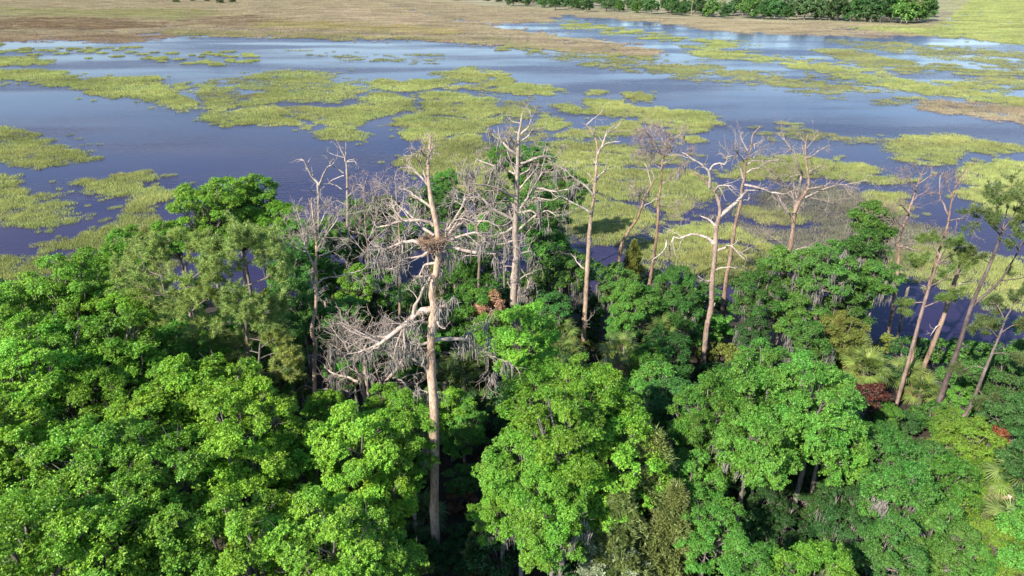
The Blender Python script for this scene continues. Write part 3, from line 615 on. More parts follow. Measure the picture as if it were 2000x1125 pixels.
b = T('B', 'slender curved dead pine with fine twigs behind the bright green shrubs', P(615, 845, .9)[1], [(616, 800), (615, 710), (616, 670), (610, 646), (617, 600), (618, 554), (617, 519), (618, 496), (619, 473), (617, 445), (612, 410), (610, 385)], (.36, .07),
  [(.12, [(617, 524), (598, 492), (596, 473), (594, 440), (585, 405)]), (.10, [(619, 489), (631, 468), (642, 452), (660, 425), (668, 400)]), (.07, [(598, 492), (580, 480), (562, 474)]),
   (.10, [(619, 554), (633, 542), (659, 537), (680, 531), (707, 524)]), (.07, [(618, 475), (600, 450), (575, 425)]), (.07, [(618, 450), (635, 420), (640, 395)]), (.06, [(618, 500), (650, 490), (680, 470)]),
   (.07, [(616, 760), (590, 755), (570, 775), (560, 790)]), (.07, [(616, 762), (640, 757), (662, 764)])], twig=1.2, seed=2, tint=(1.4, 1.2, 1.05), auto=6)  # trunk tint raised so it looks sunlit despite the pines' shade
LANDMARKS.append((b[0], b[1], 'the slender curved snag'))
b = T('C', 'grey snag with a forked bare top against the creek', 57., [(678, 560), (677, 422), (676, 371), (675, 329), (672, 311), (661, 286), (653, 270)], (.36, .06),
  [(.10, [(674, 315), (676, 290), (677, 262)]), (.09, [(676, 348), (689, 336), (706, 324)]), (.10, [(671, 338), (654, 324), (645, 319), (655, 308)]), (.10, [(672, 343), (654, 350), (638, 359), (626, 373)]), (.10, [(672, 373), (656, 362), (638, 357)]),
   (.07, [(677, 385), (697, 372), (712, 360)]), (.07, [(676, 400), (655, 392), (640, 398)])], twig=.45, seed=3, levels=2, auto=4)
b = T('D', 'low white snag with two spreading antler-like forks', 56., [(627, 520), (625, 385), (623, 360)], (.30, .2),
  [(.18, [(624, 362), (612, 343), (601, 316), (587, 306)]), (.16, [(624, 362), (631, 341), (640, 329), (655, 318)]), (.10, [(624, 384), (605, 370)]), (.08, [(612, 343), (600, 330), (597, 326)]), (.07, [(601, 318), (606, 308)])], twig=.5, seed=4, levels=1)
b = T('E', 'thin grey dead tree with a twiggy crown at the creek edge', 53., [(720, 593), (720, 496), (718, 464), (714, 400), (716, 350)], (.30, .08),
  [(.10, [(718, 470), (735, 430), (745, 380)]), (.10, [(718, 464), (700, 430), (690, 385)]), (.08, [(716, 420), (730, 390), (735, 350)]), (.08, [(718, 480), (740, 460), (765, 440)]), (.08, [(719, 500), (690, 470), (670, 445)]), (.07, [(716, 400), (705, 370), (700, 345)])], twig=1.05, seed=5, tint=(.6, .55, .52), limb_tint=(.85, .8, .8), auto=5)
b = T('F', 'thin tan dead tree with a tangled twig crown next to the nest', 47., [(781, 660), (780, 560), (779, 519), (781, 473), (777, 410), (773, 370)], (.30, .07),
  [(.10, [(780, 480), (760, 440), (740, 410)]), (.10, [(780, 470), (800, 430), (815, 395)]), (.08, [(778, 430), (765, 395), (755, 360)]), (.08, [(778, 420), (790, 385), (795, 355)]), (.09, [(780, 500), (810, 480), (830, 470)]), (.09, [(780, 505), (750, 490), (725, 480)]), (.08, [(781, 590), (760, 570), (745, 560)]),
   (.08, [(780, 520), (755, 525), (735, 515)])], twig=1.15, seed=6, tint=(.95, .85, .75), auto=5)
b = T('F2', 'grey dead tree tangle between the nest snag and the twin-trunk snag', 49., [(935, 560), (938, 480), (928, 420), (925, 360), (930, 310)], (.30, .06),
  [(.10, [(932, 430), (905, 400), (880, 385)]), (.10, [(933, 440), (955, 410), (975, 400)]), (.09, [(928, 400), (915, 365), (905, 340)]), (.09, [(936, 480), (900, 465), (870, 450)]), (.09, [(936, 490), (965, 475), (990, 470)]), (.08, [(935, 500), (910, 500), (890, 510)])], twig=1.05, seed=26, tint=(.8, .74, .68), auto=6, moss=25)
b = T('G', 'massive twin-trunk dead pine with many heavy bleached limbs', 48., [(1003, 660), (1006, 560), (1010, 500), (1008, 440), (1012, 380), (1014, 330), (1016, 280), (1020, 250), (1025, 218)], (.76, .10),
  [(.36, [(1016, 668, -.1), (1014, 600, -.1), (1013, 530, -.1), (1012, 470, 0)]), (.22, [(1011, 433), (981, 417), (946, 392), (925, 362), (921, 355)]), (.18, [(1006, 385), (981, 372), (946, 359), (915, 357)]), (.17, [(1010, 340), (997, 336), (965, 322), (928, 308)]),
   (.17, [(1012, 304), (988, 288), (976, 269), (975, 250)]), (.14, [(1016, 278), (1039, 255), (1064, 247)]), (.18, [(1016, 320), (1043, 304), (1065, 302), (1080, 308)]), (.18, [(1012, 417), (1029, 392), (1043, 366), (1064, 334)]),
   (.12, [(1030, 390), (1050, 386), (1078, 390), (1098, 384)]), (.14, [(1040, 366), (1085, 373), (1122, 365)]), (.15, [(1014, 448), (1039, 426), (1073, 413), (1098, 424)]), (.14, [(1008, 440), (985, 455), (950, 470)]),
   (.14, [(1018, 262), (1030, 245), (1033, 228), (1028, 215)]), (.12, [(1017, 290), (1000, 275), (992, 262)]), (.12, [(1014, 350), (1000, 325), (985, 300), (983, 285)]), (.12, [(1013, 370), (1035, 345), (1050, 320)]),
   (.12, [(1006, 522), (985, 520), (965, 530)]), (.12, [(1013, 495), (1035, 492), (1052, 508), (1046, 530)]), (.12, [(1008, 470), (975, 480), (945, 482)]), (.12, [(1012, 520), (1030, 540), (1035, 560)])], twig=.95, seed=7, moss=55, auto=8, limb_tint=(1.05, 1.0, .98))
LANDMARKS.append((b[0], b[1], 'the twin-trunk snag'))
b = T('H', 'tall clean tan dead pine with upswept bare antler limbs', 49.5, [(1138, 690), (1143, 602), (1146, 544), (1150, 486), (1153, 440), (1157, 408), (1163, 357), (1167, 304), (1167, 279), (1159, 262), (1145, 242)], (.50, .08),
  [(.13, [(1167, 302), (1182, 276), (1187, 255), (1203, 253), (1217, 238)]), (.09, [(1174, 291), (1187, 281), (1213, 280)]), (.16, [(1162, 353), (1177, 339), (1201, 324)]), (.09, [(1161, 353), (1145, 334)]), (.08, [(1166, 322), (1178, 314)]), (.08, [(1164, 320), (1158, 312)]),
   (.09, [(1146, 244), (1168, 223), (1178, 211)]), (.08, [(1160, 264), (1162, 245)]), (.08, [(1160, 265), (1140, 256)]), (.12, [(1142, 525), (1130, 510), (1115, 497)]), (.14, [(1158, 380), (1131, 353), (1101, 327), (1075, 307), (1058, 304)]), (.13, [(1153, 416), (1115, 390), (1085, 373)]), (.07, [(1146, 628), (1154, 624)])],
  twig=.5, seed=8, levels=2, tint=(1.1, .98, .86))
LANDMARKS.append((b[0], b[1], 'the clean tan snag'))
b = T('I', 'leaning dead pine slanting out over the creek', 60., [(1212, 492), (1226, 456), (1247, 424), (1260, 389), (1274, 362), (1282, 346)], (.40, .12),
  [(.10, [(1272, 360), (1265, 330), (1258, 318)]), (.10, [(1280, 350), (1272, 325), (1265, 310)]), (.10, [(1255, 404), (1280, 388), (1300, 378)]), (.08, [(1265, 375), (1245, 370), (1232, 365)])], twig=.7, seed=9, levels=2, tint=(.85, .68, .55))
b = T('J', 'reddish dead pine under a dense grey twig cloud', 55.5, [(1258, 627), (1265, 569), (1274, 516), (1279, 482), (1284, 440), (1286, 392), (1291, 359), (1293, 329), (1295, 299), (1300, 269)], (.42, .10),
  [(.11, [(1291, 359), (1316, 346), (1327, 332)]), (.09, [(1288, 401), (1311, 403), (1340, 413)]), (.14, [(1296, 306), (1314, 284)]), (.10, [(1295, 302), (1270, 290), (1240, 280)]), (.10, [(1296, 305), (1275, 270), (1262, 255)]), (.10, [(1297, 295), (1320, 270), (1335, 262)]), (.10, [(1298, 285), (1285, 260), (1280, 250)]),
   (.10, [(1298, 290), (1310, 262), (1312, 248)]), (.09, [(1293, 330), (1265, 315), (1242, 305)]), (.09, [(1294, 320), (1325, 305), (1345, 300)]), (.10, [(1275, 516), (1285, 500), (1300, 490)]), (.08, [(1290, 380), (1265, 385), (1240, 372)]), (.08, [(1278, 590), (1292, 600), (1308, 615)])], twig=1.5, seed=10, tint=(.85, .68, .58), limb_tint=(.9, .82, .82), moss=14)
LANDMARKS.append((b[0], b[1], 'the reddish snag'))
b = T('K', 'pale dead pine with a crooked white top and a drooping side bough', 48., [(1372, 720), (1379, 645), (1389, 599), (1391, 552), (1396, 502), (1400, 446), (1406, 419), (1405, 400), (1398, 379), (1382, 361), (1368, 345), (1345, 331)], (.56, .12),
  [(.18, [(1386, 365), (1384, 333), (1361, 319), (1333, 303)]), (.13, [(1384, 335), (1398, 319), (1419, 317), (1430, 290)]), (.12, [(1397, 375), (1405, 363), (1428, 361), (1440, 370)]), (.30, [(1405, 424), (1423, 409), (1442, 393), (1453, 380)]), (.16, [(1398, 441), (1382, 426), (1367, 418)]), (.12, [(1402, 445), (1388, 443)]),
   (.22, [(1395, 476), (1377, 462), (1349, 460), (1326, 470), (1303, 469), (1308, 508)]), (.13, [(1303, 469), (1298, 490), (1285, 505), (1277, 514)]), (.16, [(1399, 490), (1419, 481), (1428, 476), (1442, 492), (1460, 505)]), (.10, [(1396, 528), (1414, 520), (1435, 522)]), (.14, [(1388, 549), (1367, 548)]), (.14, [(1392, 600), (1397, 592)])],
  twig=.4, seed=11, levels=2, tint=(.92, .82, .78), limb_tint=(1.15, 1.12, 1.1))
LANDMARKS.append((b[0], b[1], 'the crooked white-topped snag'))
b = T('L', 'tall grey-brown dead pine with long horizontal bleached boughs', 57.5, [(1413, 590), (1419, 541), (1426, 506), (1430, 470), (1437, 428), (1444, 396), (1446, 368), (1451, 345), (1453, 317), (1463, 287), (1467, 262), (1483, 245)], (.48, .07),
  [(.14, [(1451, 349), (1439, 319), (1428, 305), (1408, 311)]), (.14, [(1456, 322), (1472, 311), (1502, 310), (1532, 308)]), (.12, [(1454, 340), (1483, 329), (1502, 317), (1522, 311)]), (.17, [(1450, 360), (1476, 366), (1502, 377), (1520, 379), (1544, 382)]), (.12, [(1449, 372), (1481, 371), (1500, 364)]), (.10, [(1464, 286), (1490, 272)]),
   (.09, [(1453, 317), (1438, 290), (1430, 270)]), (.09, [(1460, 295), (1448, 275), (1445, 262)]), (.08, [(1455, 310), (1475, 295), (1500, 285)]), (.08, [(1447, 385), (1430, 372), (1420, 360)])], twig=.85, seed=12, tint=(.8, .68, .6), limb_tint=(1.05, 1, 1), auto=4)
b = T('M', 'spreading dead pine with a split trunk on the creek edge', 60., [(1536, 512), (1543, 480), (1549, 444), (1553, 412), (1563, 390), (1578, 366), (1578, 338), (1574, 307), (1575, 280), (1577, 262)], (.56, .10),
  [(.18, [(1552, 408), (1541, 370), (1520, 349), (1497, 326)]), (.2, [(1555, 395), (1564, 345), (1567, 336), (1550, 301), (1532, 273), (1519, 258)]), (.13, [(1548, 430), (1532, 396), (1520, 380)]), (.16, [(1572, 386), (1601, 370), (1624, 361), (1650, 357), (1690, 346)]), (.10, [(1575, 384), (1613, 393), (1642, 399)]), (.12, [(1576, 312), (1599, 298), (1622, 286)]),
   (.10, [(1578, 336), (1595, 325), (1612, 318)]), (.10, [(1577, 345), (1605, 328)]), (.10, [(1572, 278), (1560, 264), (1556, 254)]), (.15, [(1540, 495), (1527, 476), (1511, 470), (1476, 476)]), (.13, [(1545, 492), (1569, 483), (1599, 483), (1642, 481)]), (.08, [(1575, 290), (1590, 270), (1600, 258)]), (.10, [(1555, 385), (1550, 355), (1535, 330)]), (.12, [(1553, 425), (1565, 400), (1570, 395)])],
  twig=.8, seed=13, tint=(.85, .72, .63), limb_tint=(.9, .84, .82), auto=4)
LANDMARKS.append((b[0], b[1], 'the split-trunk snag'))
b = T('N', 'slim reddish leaning dead pine with clumped twigs at its tip', 52.5, [(1726, 690), (1748, 590), (1758, 496), (1756, 475), (1775, 418), (1795, 360), (1808, 325)], (.40, .08),
  [(.12, [(1775, 420), (1762, 400), (1750, 392)]), (.09, [(1790, 375), (1778, 355), (1770, 335)]), (.09, [(1796, 358), (1815, 345), (1826, 335)]), (.08, [(1785, 390), (1805, 378), (1815, 380)]), (.08, [(1800, 345), (1790, 328), (1782, 320)]), (.07, [(1765, 445), (1748, 432)])], twig=1.0, seed=14, levels=3, tint=(.85, .68, .62), limb_tint=(.75, .65, .65), auto=5)
b = T('O', 'short grey broken stump post at the water edge', 54., [(1750, 665), (1760, 640), (1776, 560)], (.36, .28), [(.05, [(1764, 620), (1772, 612)])], twig=.4, seed=15, levels=1, name='tree_stump', tint=(.8, .8, .82))
b = T('P', 'slim bare dead pine with an open forked top beside the broken snag', 44.5, [(1772, 752), (1785, 680), (1807, 582), (1830, 500), (1846, 457), (1858, 390), (1868, 345)], (.34, .07),
  [(.10, [(1852, 420), (1838, 395), (1835, 360), (1840, 335)]), (.09, [(1862, 370), (1880, 350), (1890, 330)]), (.09, [(1850, 432), (1875, 427), (1900, 430)]), (.08, [(1840, 475), (1830, 455), (1822, 440)]), (.07, [(1860, 385), (1850, 360), (1848, 342)]), (.07, [(1825, 520), (1845, 510), (1858, 525)])], twig=.9, seed=16, levels=3, tint=(.85, .68, .58), limb_tint=(.7, .6, .62), auto=4)
b = T('Q', 'thick leaning dead pine snapped off at the top', 43.5, [(1776, 800), (1800, 730), (1842, 622), (1868, 545), (1885, 496)], (.46, .26),
  [(.10, [(1878, 515), (1900, 500), (1930, 492)]), (.09, [(1860, 560), (1880, 552), (1905, 550)]), (.12, [(1840, 630), (1825, 640), (1815, 655)])], twig=.6, seed=17, levels=2, tint=(.8, .68, .6))
LANDMARKS.append((b[0], b[1], 'the leaning pines'))
b = T('S', 'grey mossy dead oak bristling with twigs beside the nest snag', P(725, 880, .9)[1], [(727, 845), (724, 815), (722, 790)], (.45, .36),
  [(.26, [(722, 800), (705, 760), (690, 715), (672, 680), (655, 650)]), (.24, [(722, 800), (735, 760), (765, 735), (790, 700), (800, 690)]), (.2, [(722, 795), (720, 740), (715, 690), (722, 650)]), (.16, [(700, 745), (675, 735), (650, 730), (632, 715)]), (.15, [(765, 735), (790, 745), (810, 770), (815, 800)]),
   (.15, [(730, 770), (755, 780), (775, 805), (785, 830)]), (.14, [(715, 690), (690, 660), (680, 630)]), (.12, [(720, 700), (740, 670), (755, 640)]), (.12, [(705, 760), (685, 770), (670, 790)]), (.12, [(690, 700), (665, 695), (645, 690)])], twig=1.15, seed=18, tint=(.8, .76, .74), limb_tint=(1.05, 1.0, .98), moss=110, name='dead_oak')
LANDMARKS.append((b[0], b[1], 'the grey mossy dead oak'))
b = T('U', 'short bare snag draped in thick grey moss among dark oaks', 50., [(1490, 700), (1496, 660), (1512, 620), (1522, 594)], (.30, .08),
  [(.12, [(1498, 655), (1508, 625), (1510, 598)]), (.12, [(1496, 660), (1480, 640), (1486, 615)]), (.09, [(1512, 625), (1530, 618), (1540, 632)]), (.08, [(1508, 640), (1495, 612)])], twig=.6, seed=19, levels=2, moss=46, tint=(.6, .58, .56), name='dead_snag')
b = T('V', 'thin bare pole leaning beside the grey mossy dead oak', P(655, 890, .9)[1], [(655, 878), (672, 830), (690, 778)], (.16, .10), [(.07, [(664, 858), (652, 856)])], twig=.5, seed=20, levels=1, name='dead_pole', tint=(.95, .82, .68))

# stick nest in the tall snag
AB = TREES['A'][1]
def stick_nest(loc):
    g = np.random.default_rng(77); n = 900
    a = g.uniform(0, 2*PI, n); h = g.uniform(-.42, .24, n); rr = .82*(.34+.5*((h+.42)/.66)**.7)*g.uniform(.6, 1.16, n)*(1.05+.18*np.sin(2*a+.6))
    c_ = np.column_stack([rr*np.cos(a), rr*np.sin(a), h])
    tg = np.column_stack([-np.sin(a), np.cos(a), g.normal(size=n)*.3])+g.normal(size=(n, 3))*.6
    tg = nrm(tg); L = (.3+.8*g.uniform(0, 1, n)**2)[:, None]
    pol = np.stack([c_-tg*L/2, c_+g.normal(size=(n, 3))*.03, c_+tg*L/2], 1)
    v, f = tubes(pol, np.repeat(g.uniform(.009, .021, n)[:, None], 3, 1), 4)
    e = obj('bird_nest', None, loc=tuple(loc))
    e.scale = (.72, .72, .66)
    s = obj('sticks', vmesh('sticks', v, f, M_NEST), e); s['kind'] = 'stuff'
    n2 = 500; a = g.uniform(0, 2*PI, n2); r2 = .75*np.sqrt(g.uniform(0, 1, n2)); c_ = np.column_stack([r2*np.cos(a), r2*np.sin(a), .10+.18*(r2/.75)**2+g.normal(size=n2)*.03])
    tg = nrm(g.normal(size=(n2, 3))*[1, 1, .2]); pol = np.stack([c_-tg*.16, c_, c_+tg*.16], 1); v, f = tubes(pol, np.full((n2, 3), .009), 3)
    s = obj('lining', vmesh('lining', v, f, M_NEST), e, color=(1.25, 1.1, .8)); s['kind'] = 'stuff'
    tag(e, 'big brown stick nest resting in the fork of the tall dead pine', 'nest')
M_NEST = bark_material('nest_sticks', [(.13, .085, .06), (.25, .175, .13), (.36, .28, .22)], 5, 0)
stick_nest(PY(845, 474, YA-.35))

# ------------------------------------------------------------------ living pines
def needle_tufts(cen, axis, g, nn=30, L=.26, w=.024):
    N = len(cen); axis = nrm(axis)
    d = nrm(axis[:, None]*.55+nrm(g.normal(size=(N, nn, 3)))); s = nrm(np.cross(d, g.normal(size=(N, nn, 3))))*w/2
    c_ = cen[:, None]+d*.02; t = c_+d*(L*g.uniform(.7, 1.2, (N, nn, 1)))
    v = np.stack([c_-s, c_+s, t], 2).reshape(-1, 3); return v, np.arange(len(v)).reshape(-1, 3)
def live_pine(label, Y, trunk, w, limbs, col=(.125, .165, .035), seed=0, tint=(1, 1, 1), forks=(), dens=1.0, lean=0, foot=True):
    g = np.random.default_rng(1500+seed)
    pts = [PY(px, py, Y) for px, py in trunk]
    if foot: pts = [fit_base(*trunk[0], Y)]+pts
    pts = np.array(pts); base = pts[0].copy(); base[2] += .15
    e = obj('pine_tree', None, loc=tuple(base)); K = 30
    tp = resample(pts, K)-base; u = np.linspace(0, 1, K); rad = (w[0]+(w[1]-w[0])*u)/2*(1+.05*g.normal(size=K)); rad[0] *= 1.25
    v, f = tubes(tp[None], rad[None], 10); obj('trunk', vmesh('trunk', v, f, M_BARK, True), e, color=tint)
    bp, br = [], []
    for bw, pl in list(forks)+list(limbs):
        dy = g.normal()*1.1; q = [PY(pt[0], pt[1], Y+(pt[2] if len(pt) > 2 else dy*i/(len(pl)-1)))-base for i, pt in enumerate(pl)]
        p = resample(q, 10); r_ = np.linspace(1, .35, 10)*bw/2; bp.append(p); br.append(r_)
        v, f = tubes(p[None], r_[None], 7); obj('branch', vmesh('branch', v, f, M_BARK, True), e, color=tint)
    bp, br = np.array(bp)[len(forks):], np.array(br)[len(forks):]
    p1, r1 = spawn(g, bp, br, int(12*dens), .5, 1.9, (.3, .6), (.4, 1.1), .18, 6, .16, .3)
    p2, r2 = spawn(g, p1, r1, 6, .2, .7, (.3, .55), (.4, 1.0), .25, 4, .16, .25); r2 = np.maximum(r2, .008)
    v, f = merge([tubes(p1, np.maximum(r1, .012), 5), tubes(p2, r2, 3)]); tw = obj('twigs', vmesh('twigs', v, f, M_BARK), e, color=(1.3, 1.2, 1.1)); tw['kind'] = 'stuff'
    cen = np.concatenate([p2[:, -1], p2[:, 2], p2[:, 1], p1[:, -1]]); ax = np.concatenate([p2[:, -1]-p2[:, -2], p2[:, 2]-p2[:, 1], p2[:, 1]-p2[:, 0], p1[:, -1]-p1[:, -2]])+np.array([0, 0, .05])
    v, f = needle_tufts(cen, ax, g); obj('crown', vmesh('crown', v, f, M_NEEDLE), e, color=tuple(2.0*q for q in col))
    tag(e, label, 'pine tree'); return base
b = live_pine('olive-needled pine with a crooked grey trunk showing through its crown', 39., [(386, 720), (380, 680), (376, 640), (370, 600), (364, 560), (364, 510), (368, 470)], (.36, .10),
  [(.10, [(374, 630), (345, 615), (310, 600), (290, 608)]), (.10, [(370, 600), (335, 580), (300, 570), (265, 555)]), (.10, [(366, 570), (330, 545), (290, 530), (255, 520)]), (.10, [(365, 550), (395, 530), (420, 520)]), (.09, [(364, 520), (340, 500), (310, 490)]), (.09, [(365, 500), (385, 480), (400, 475)]),
   (.09, [(372, 610), (395, 590), (410, 585)]), (.08, [(366, 480), (355, 468), (345, 462)]), (.09, [(376, 650), (350, 650), (320, 655)]), (.08, [(368, 590, -.5), (350, 590, -1.6), (345, 595, -2.2)]), (.08, [(366, 560, -.3), (375, 560, -1.4), (380, 570, -2.)])], seed=1, col=(.125, .165, .040), tint=(1.3, 1.15, 1.1))
LANDMARKS.append((b[0], b[1], 'the olive-needled pines'))
live_pine('broad olive-needled pine with flat layered boughs', 38., [(499, 850), (492, 800), (488, 740), (484, 680), (480, 620), (478, 560), (476, 500)], (.36, .10),
  [(.10, [(482, 640), (450, 630), (420, 640), (395, 645)]), (.10, [(481, 620), (515, 610), (545, 600)]), (.10, [(479, 570), (445, 550), (415, 530)]), (.10, [(478, 560), (515, 545), (550, 530)]), (.10, [(477, 530), (450, 505), (430, 490)]), (.10, [(477, 520), (505, 500), (530, 490)]), (.08, [(476, 500), (470, 480), (465, 465)]), (.08, [(476, 500), (490, 482), (495, 470)]),
   (.09, [(484, 670), (455, 680), (430, 670)]), (.09, [(484, 660), (510, 665), (535, 668)]), (.08, [(479, 580, -.4), (470, 580, -1.6), (465, 590, -2.4)]), (.08, [(480, 610, -.3), (495, 615, -1.5), (500, 625, -2.2)])], seed=2, col=(.12, .165, .040), tint=(1.1, 1.0, .95))
live_pine('smaller pine with drooping tufts under the broad pine', 37., [(520, 815), (512, 770), (506, 720), (508, 670)], (.30, .10),
  [(.08, [(508, 700), (535, 690), (560, 695)]), (.08, [(508, 690), (485, 685), (470, 690)]), (.08, [(508, 680), (530, 665), (550, 655)]), (.08, [(510, 730), (540, 725), (575, 720)]), (.07, [(508, 720), (490, 735), (478, 745)])], seed=3, col=(.14, .17, .040), dens=.8)
live_pine('leaning pine with tufted shade-darkened needles halfway up beside the snapped snag', 42.5, [(1746, 806), (1772, 715), (1800, 610), (1822, 540), (1838, 495)], (.34, .14),
  [(.09, [(1804, 600), (1830, 590), (1855, 585)]), (.09, [(1806, 590), (1785, 592), (1772, 600)]), (.09, [(1815, 560), (1845, 545), (1870, 535)]), (.09, [(1820, 545), (1800, 530), (1790, 515)]), (.09, [(1832, 515), (1855, 500), (1875, 495)]), (.08, [(1836, 500), (1825, 480), (1818, 468)]), (.08, [(1838, 500), (1852, 480), (1862, 470)])], dens=.48, seed=4, col=(.058, .088, .02), tint=(1.25, 1.05, .98))  # needle colour darkened to stand for the shadow on this crown
live_pine('forked shade-darkened pine leaning over the creek with a high crown', 40.5, [(1812, 862), (1838, 774), (1868, 690), (1884, 640), (1900, 590), (1932, 520), (1959, 450)], (.46, .16),
  [(.09, [(1955, 460), (1930, 435), (1915, 425)]), (.09, [(1958, 452), (1950, 415), (1945, 395)]), (.09, [(1960, 448), (1980, 420), (1990, 390)]), (.09, [(1960, 450), (1985, 440), (2010, 430)]), (.08, [(1958, 450), (1968, 405), (1975, 375)]), (.09, [(1992, 482), (2010, 455), (2030, 440)]), (.09, [(1990, 490), (1975, 465), (1960, 455)]), (.08, [(1990, 485), (2005, 470), (2020, 465)]),
   (.08, [(1955, 548), (1985, 545), (2010, 540)]), (.07, [(1935, 515), (1915, 505), (1900, 508)]), (.08, [(1885, 640), (1905, 630), (1925, 640)])], forks=[(.24, [(1898, 598, 0), (1925, 575, .2), (1955, 547, .5), (1992, 485, .6)])], dens=.48, seed=5, col=(.048, .068, .018), tint=(.6, .53, .55))  # bark and needle colours darkened, as if backlit and in shadow
live_pine('thin shade-darkened leaning pine with a loose low crown by the palms', 37.0, [(1820, 900), (1860, 835), (1892, 800), (1925, 720), (1950, 660), (1965, 620)], (.34, .10),
  [(.08, [(1950, 660), (1930, 640), (1915, 645)]), (.08, [(1955, 650), (1980, 635), (2000, 640)]), (.08, [(1940, 690), (1965, 690), (1990, 700)]), (.08, [(1962, 625), (1950, 600), (1940, 590)]), (.08, [(1965, 620), (1985, 590), (2000, 580)]), (.08, [(1925, 720), (1900, 715), (1880, 725)]), (.08, [(1910, 760), (1925, 780), (1935, 800)])], dens=.48, seed=6, col=(.046, .064, .02), tint=(.85, .75, .75))  # shadow on the loose crown is put into its needle colour

# ------------------------------------------------------------------ palms
def frond_mesh(seed, L=1.25, nseg=34):
    """a fan frond: a stalk and pleated leaf blades that droop at their tips; stalk along +x"""
    g = np.random.default_rng(seed); v, f = [], []
    pol = np.array([[0, 0, 0], [.45, 0, .10], [.9, 0, .14], [1.15, 0, .12]])[None]*[[[L*.8, 1, L*.8]]]
    a, q = tubes(pol, np.array([[.022, .018, .014, .01]]), 4); v.append(a); f.append(q); n = len(a)
    o = pol[0, -1]; L *= .8
    for k in range(nseg):
        th = (k/(nseg-1)-.5)*PI*1.45; c_, s = math.cos(th), math.sin(th)
        ln = L*(.72+.28*math.cos(th*.6))*g.uniform(.9, 1.08); wd = .065
        d = np.array([c_, s, 0]); sd_ = np.array([-s, c_, 0])*wd/2
        fold = .03 if k % 2 else -.03
        pm = o+d*ln*.55+[0, 0, .02+fold*.4]-np.array([0, 0, abs(s)*.06]); pe = o+d*ln*.95-np.array([0, 0, ln*g.uniform(.15, .42)])
        bl = np.array([o-sd_*.3, o+sd_*.3, pm+sd_, pm-sd_, pe+sd_*.25, pe-sd_*.25]); v.append(bl); f.append(np.array([[0, 1, 2, 3], [3, 2, 4, 5]])+n); n += 6
    return vmesh('frond', np.concatenate(v), np.concatenate(f), M_FROND)
FRONDS = [frond_mesh(1+k, nseg=26) for k in range(3)]
def boot_trunk(seed):
    g = np.random.default_rng(seed); K = 24; u = np.linspace(0, 1, K); p = np.column_stack([.05*np.sin(u*5+seed), .05*np.cos(u*4), u])
    v, f = tubes(p[None], (.17+.03*(np.arange(K) % 2)+.04*(u > .8))[None], 10); return vmesh('trunk', v, f, M_BARK, True)
PALM_TRUNK = [boot_trunk(3), boot_trunk(4)]
def palm(px, py, zc, s, label, col=(.155, .19, .060), nf=26, group=None, skirt=5, xy=None):
    g = random.Random(px*7+py); c_ = P(px, py, zc) if xy is None else np.array([xy[0], xy[1], zc]); gz = float(ground(c_[0], c_[1]))
    e = obj('fan_palm', None, loc=(c_[0], c_[1], gz)); zz = zc-gz
    obj('trunk', PALM_TRUNK[nf % 2], e, (0, 0, -.1), (0, 0, g.uniform(0, 6)), (1, 1, zz+.1), (1.25, 1.2, 1.1))
    for k in range(nf):
        t = k/nf; el = 1.25-1.75*t+g.uniform(-.15, .15); az = k*2.39996+g.uniform(-.2, .2); v = g.uniform(.85, 1.15)
        obj('frond', FRONDS[k % 3], e, (0, 0, zz), (g.uniform(-.3, .3), -el, az), (s,)*3, (col[0]*v*1.15, col[1]*v*1.3, col[2]*v*.9))
    for k in range(skirt):
        obj('frond', FRONDS[k % 3], e, (0, 0, zz-.1), (0, g.uniform(.8, 1.25), g.uniform(0, 6.28)), (s*.85,)*3, (.30, .2, .12))
    return tag(e, label, 'palm', group)
b = palm(1692, 722, 5.0, .9, 'large full fan palm below the oak, with a skirt of brown fronds', nf=22, skirt=8)
bp0 = P(1692, 722, 5.0); LANDMARKS.append((bp0[0], bp0[1], 'the large full fan palm'))
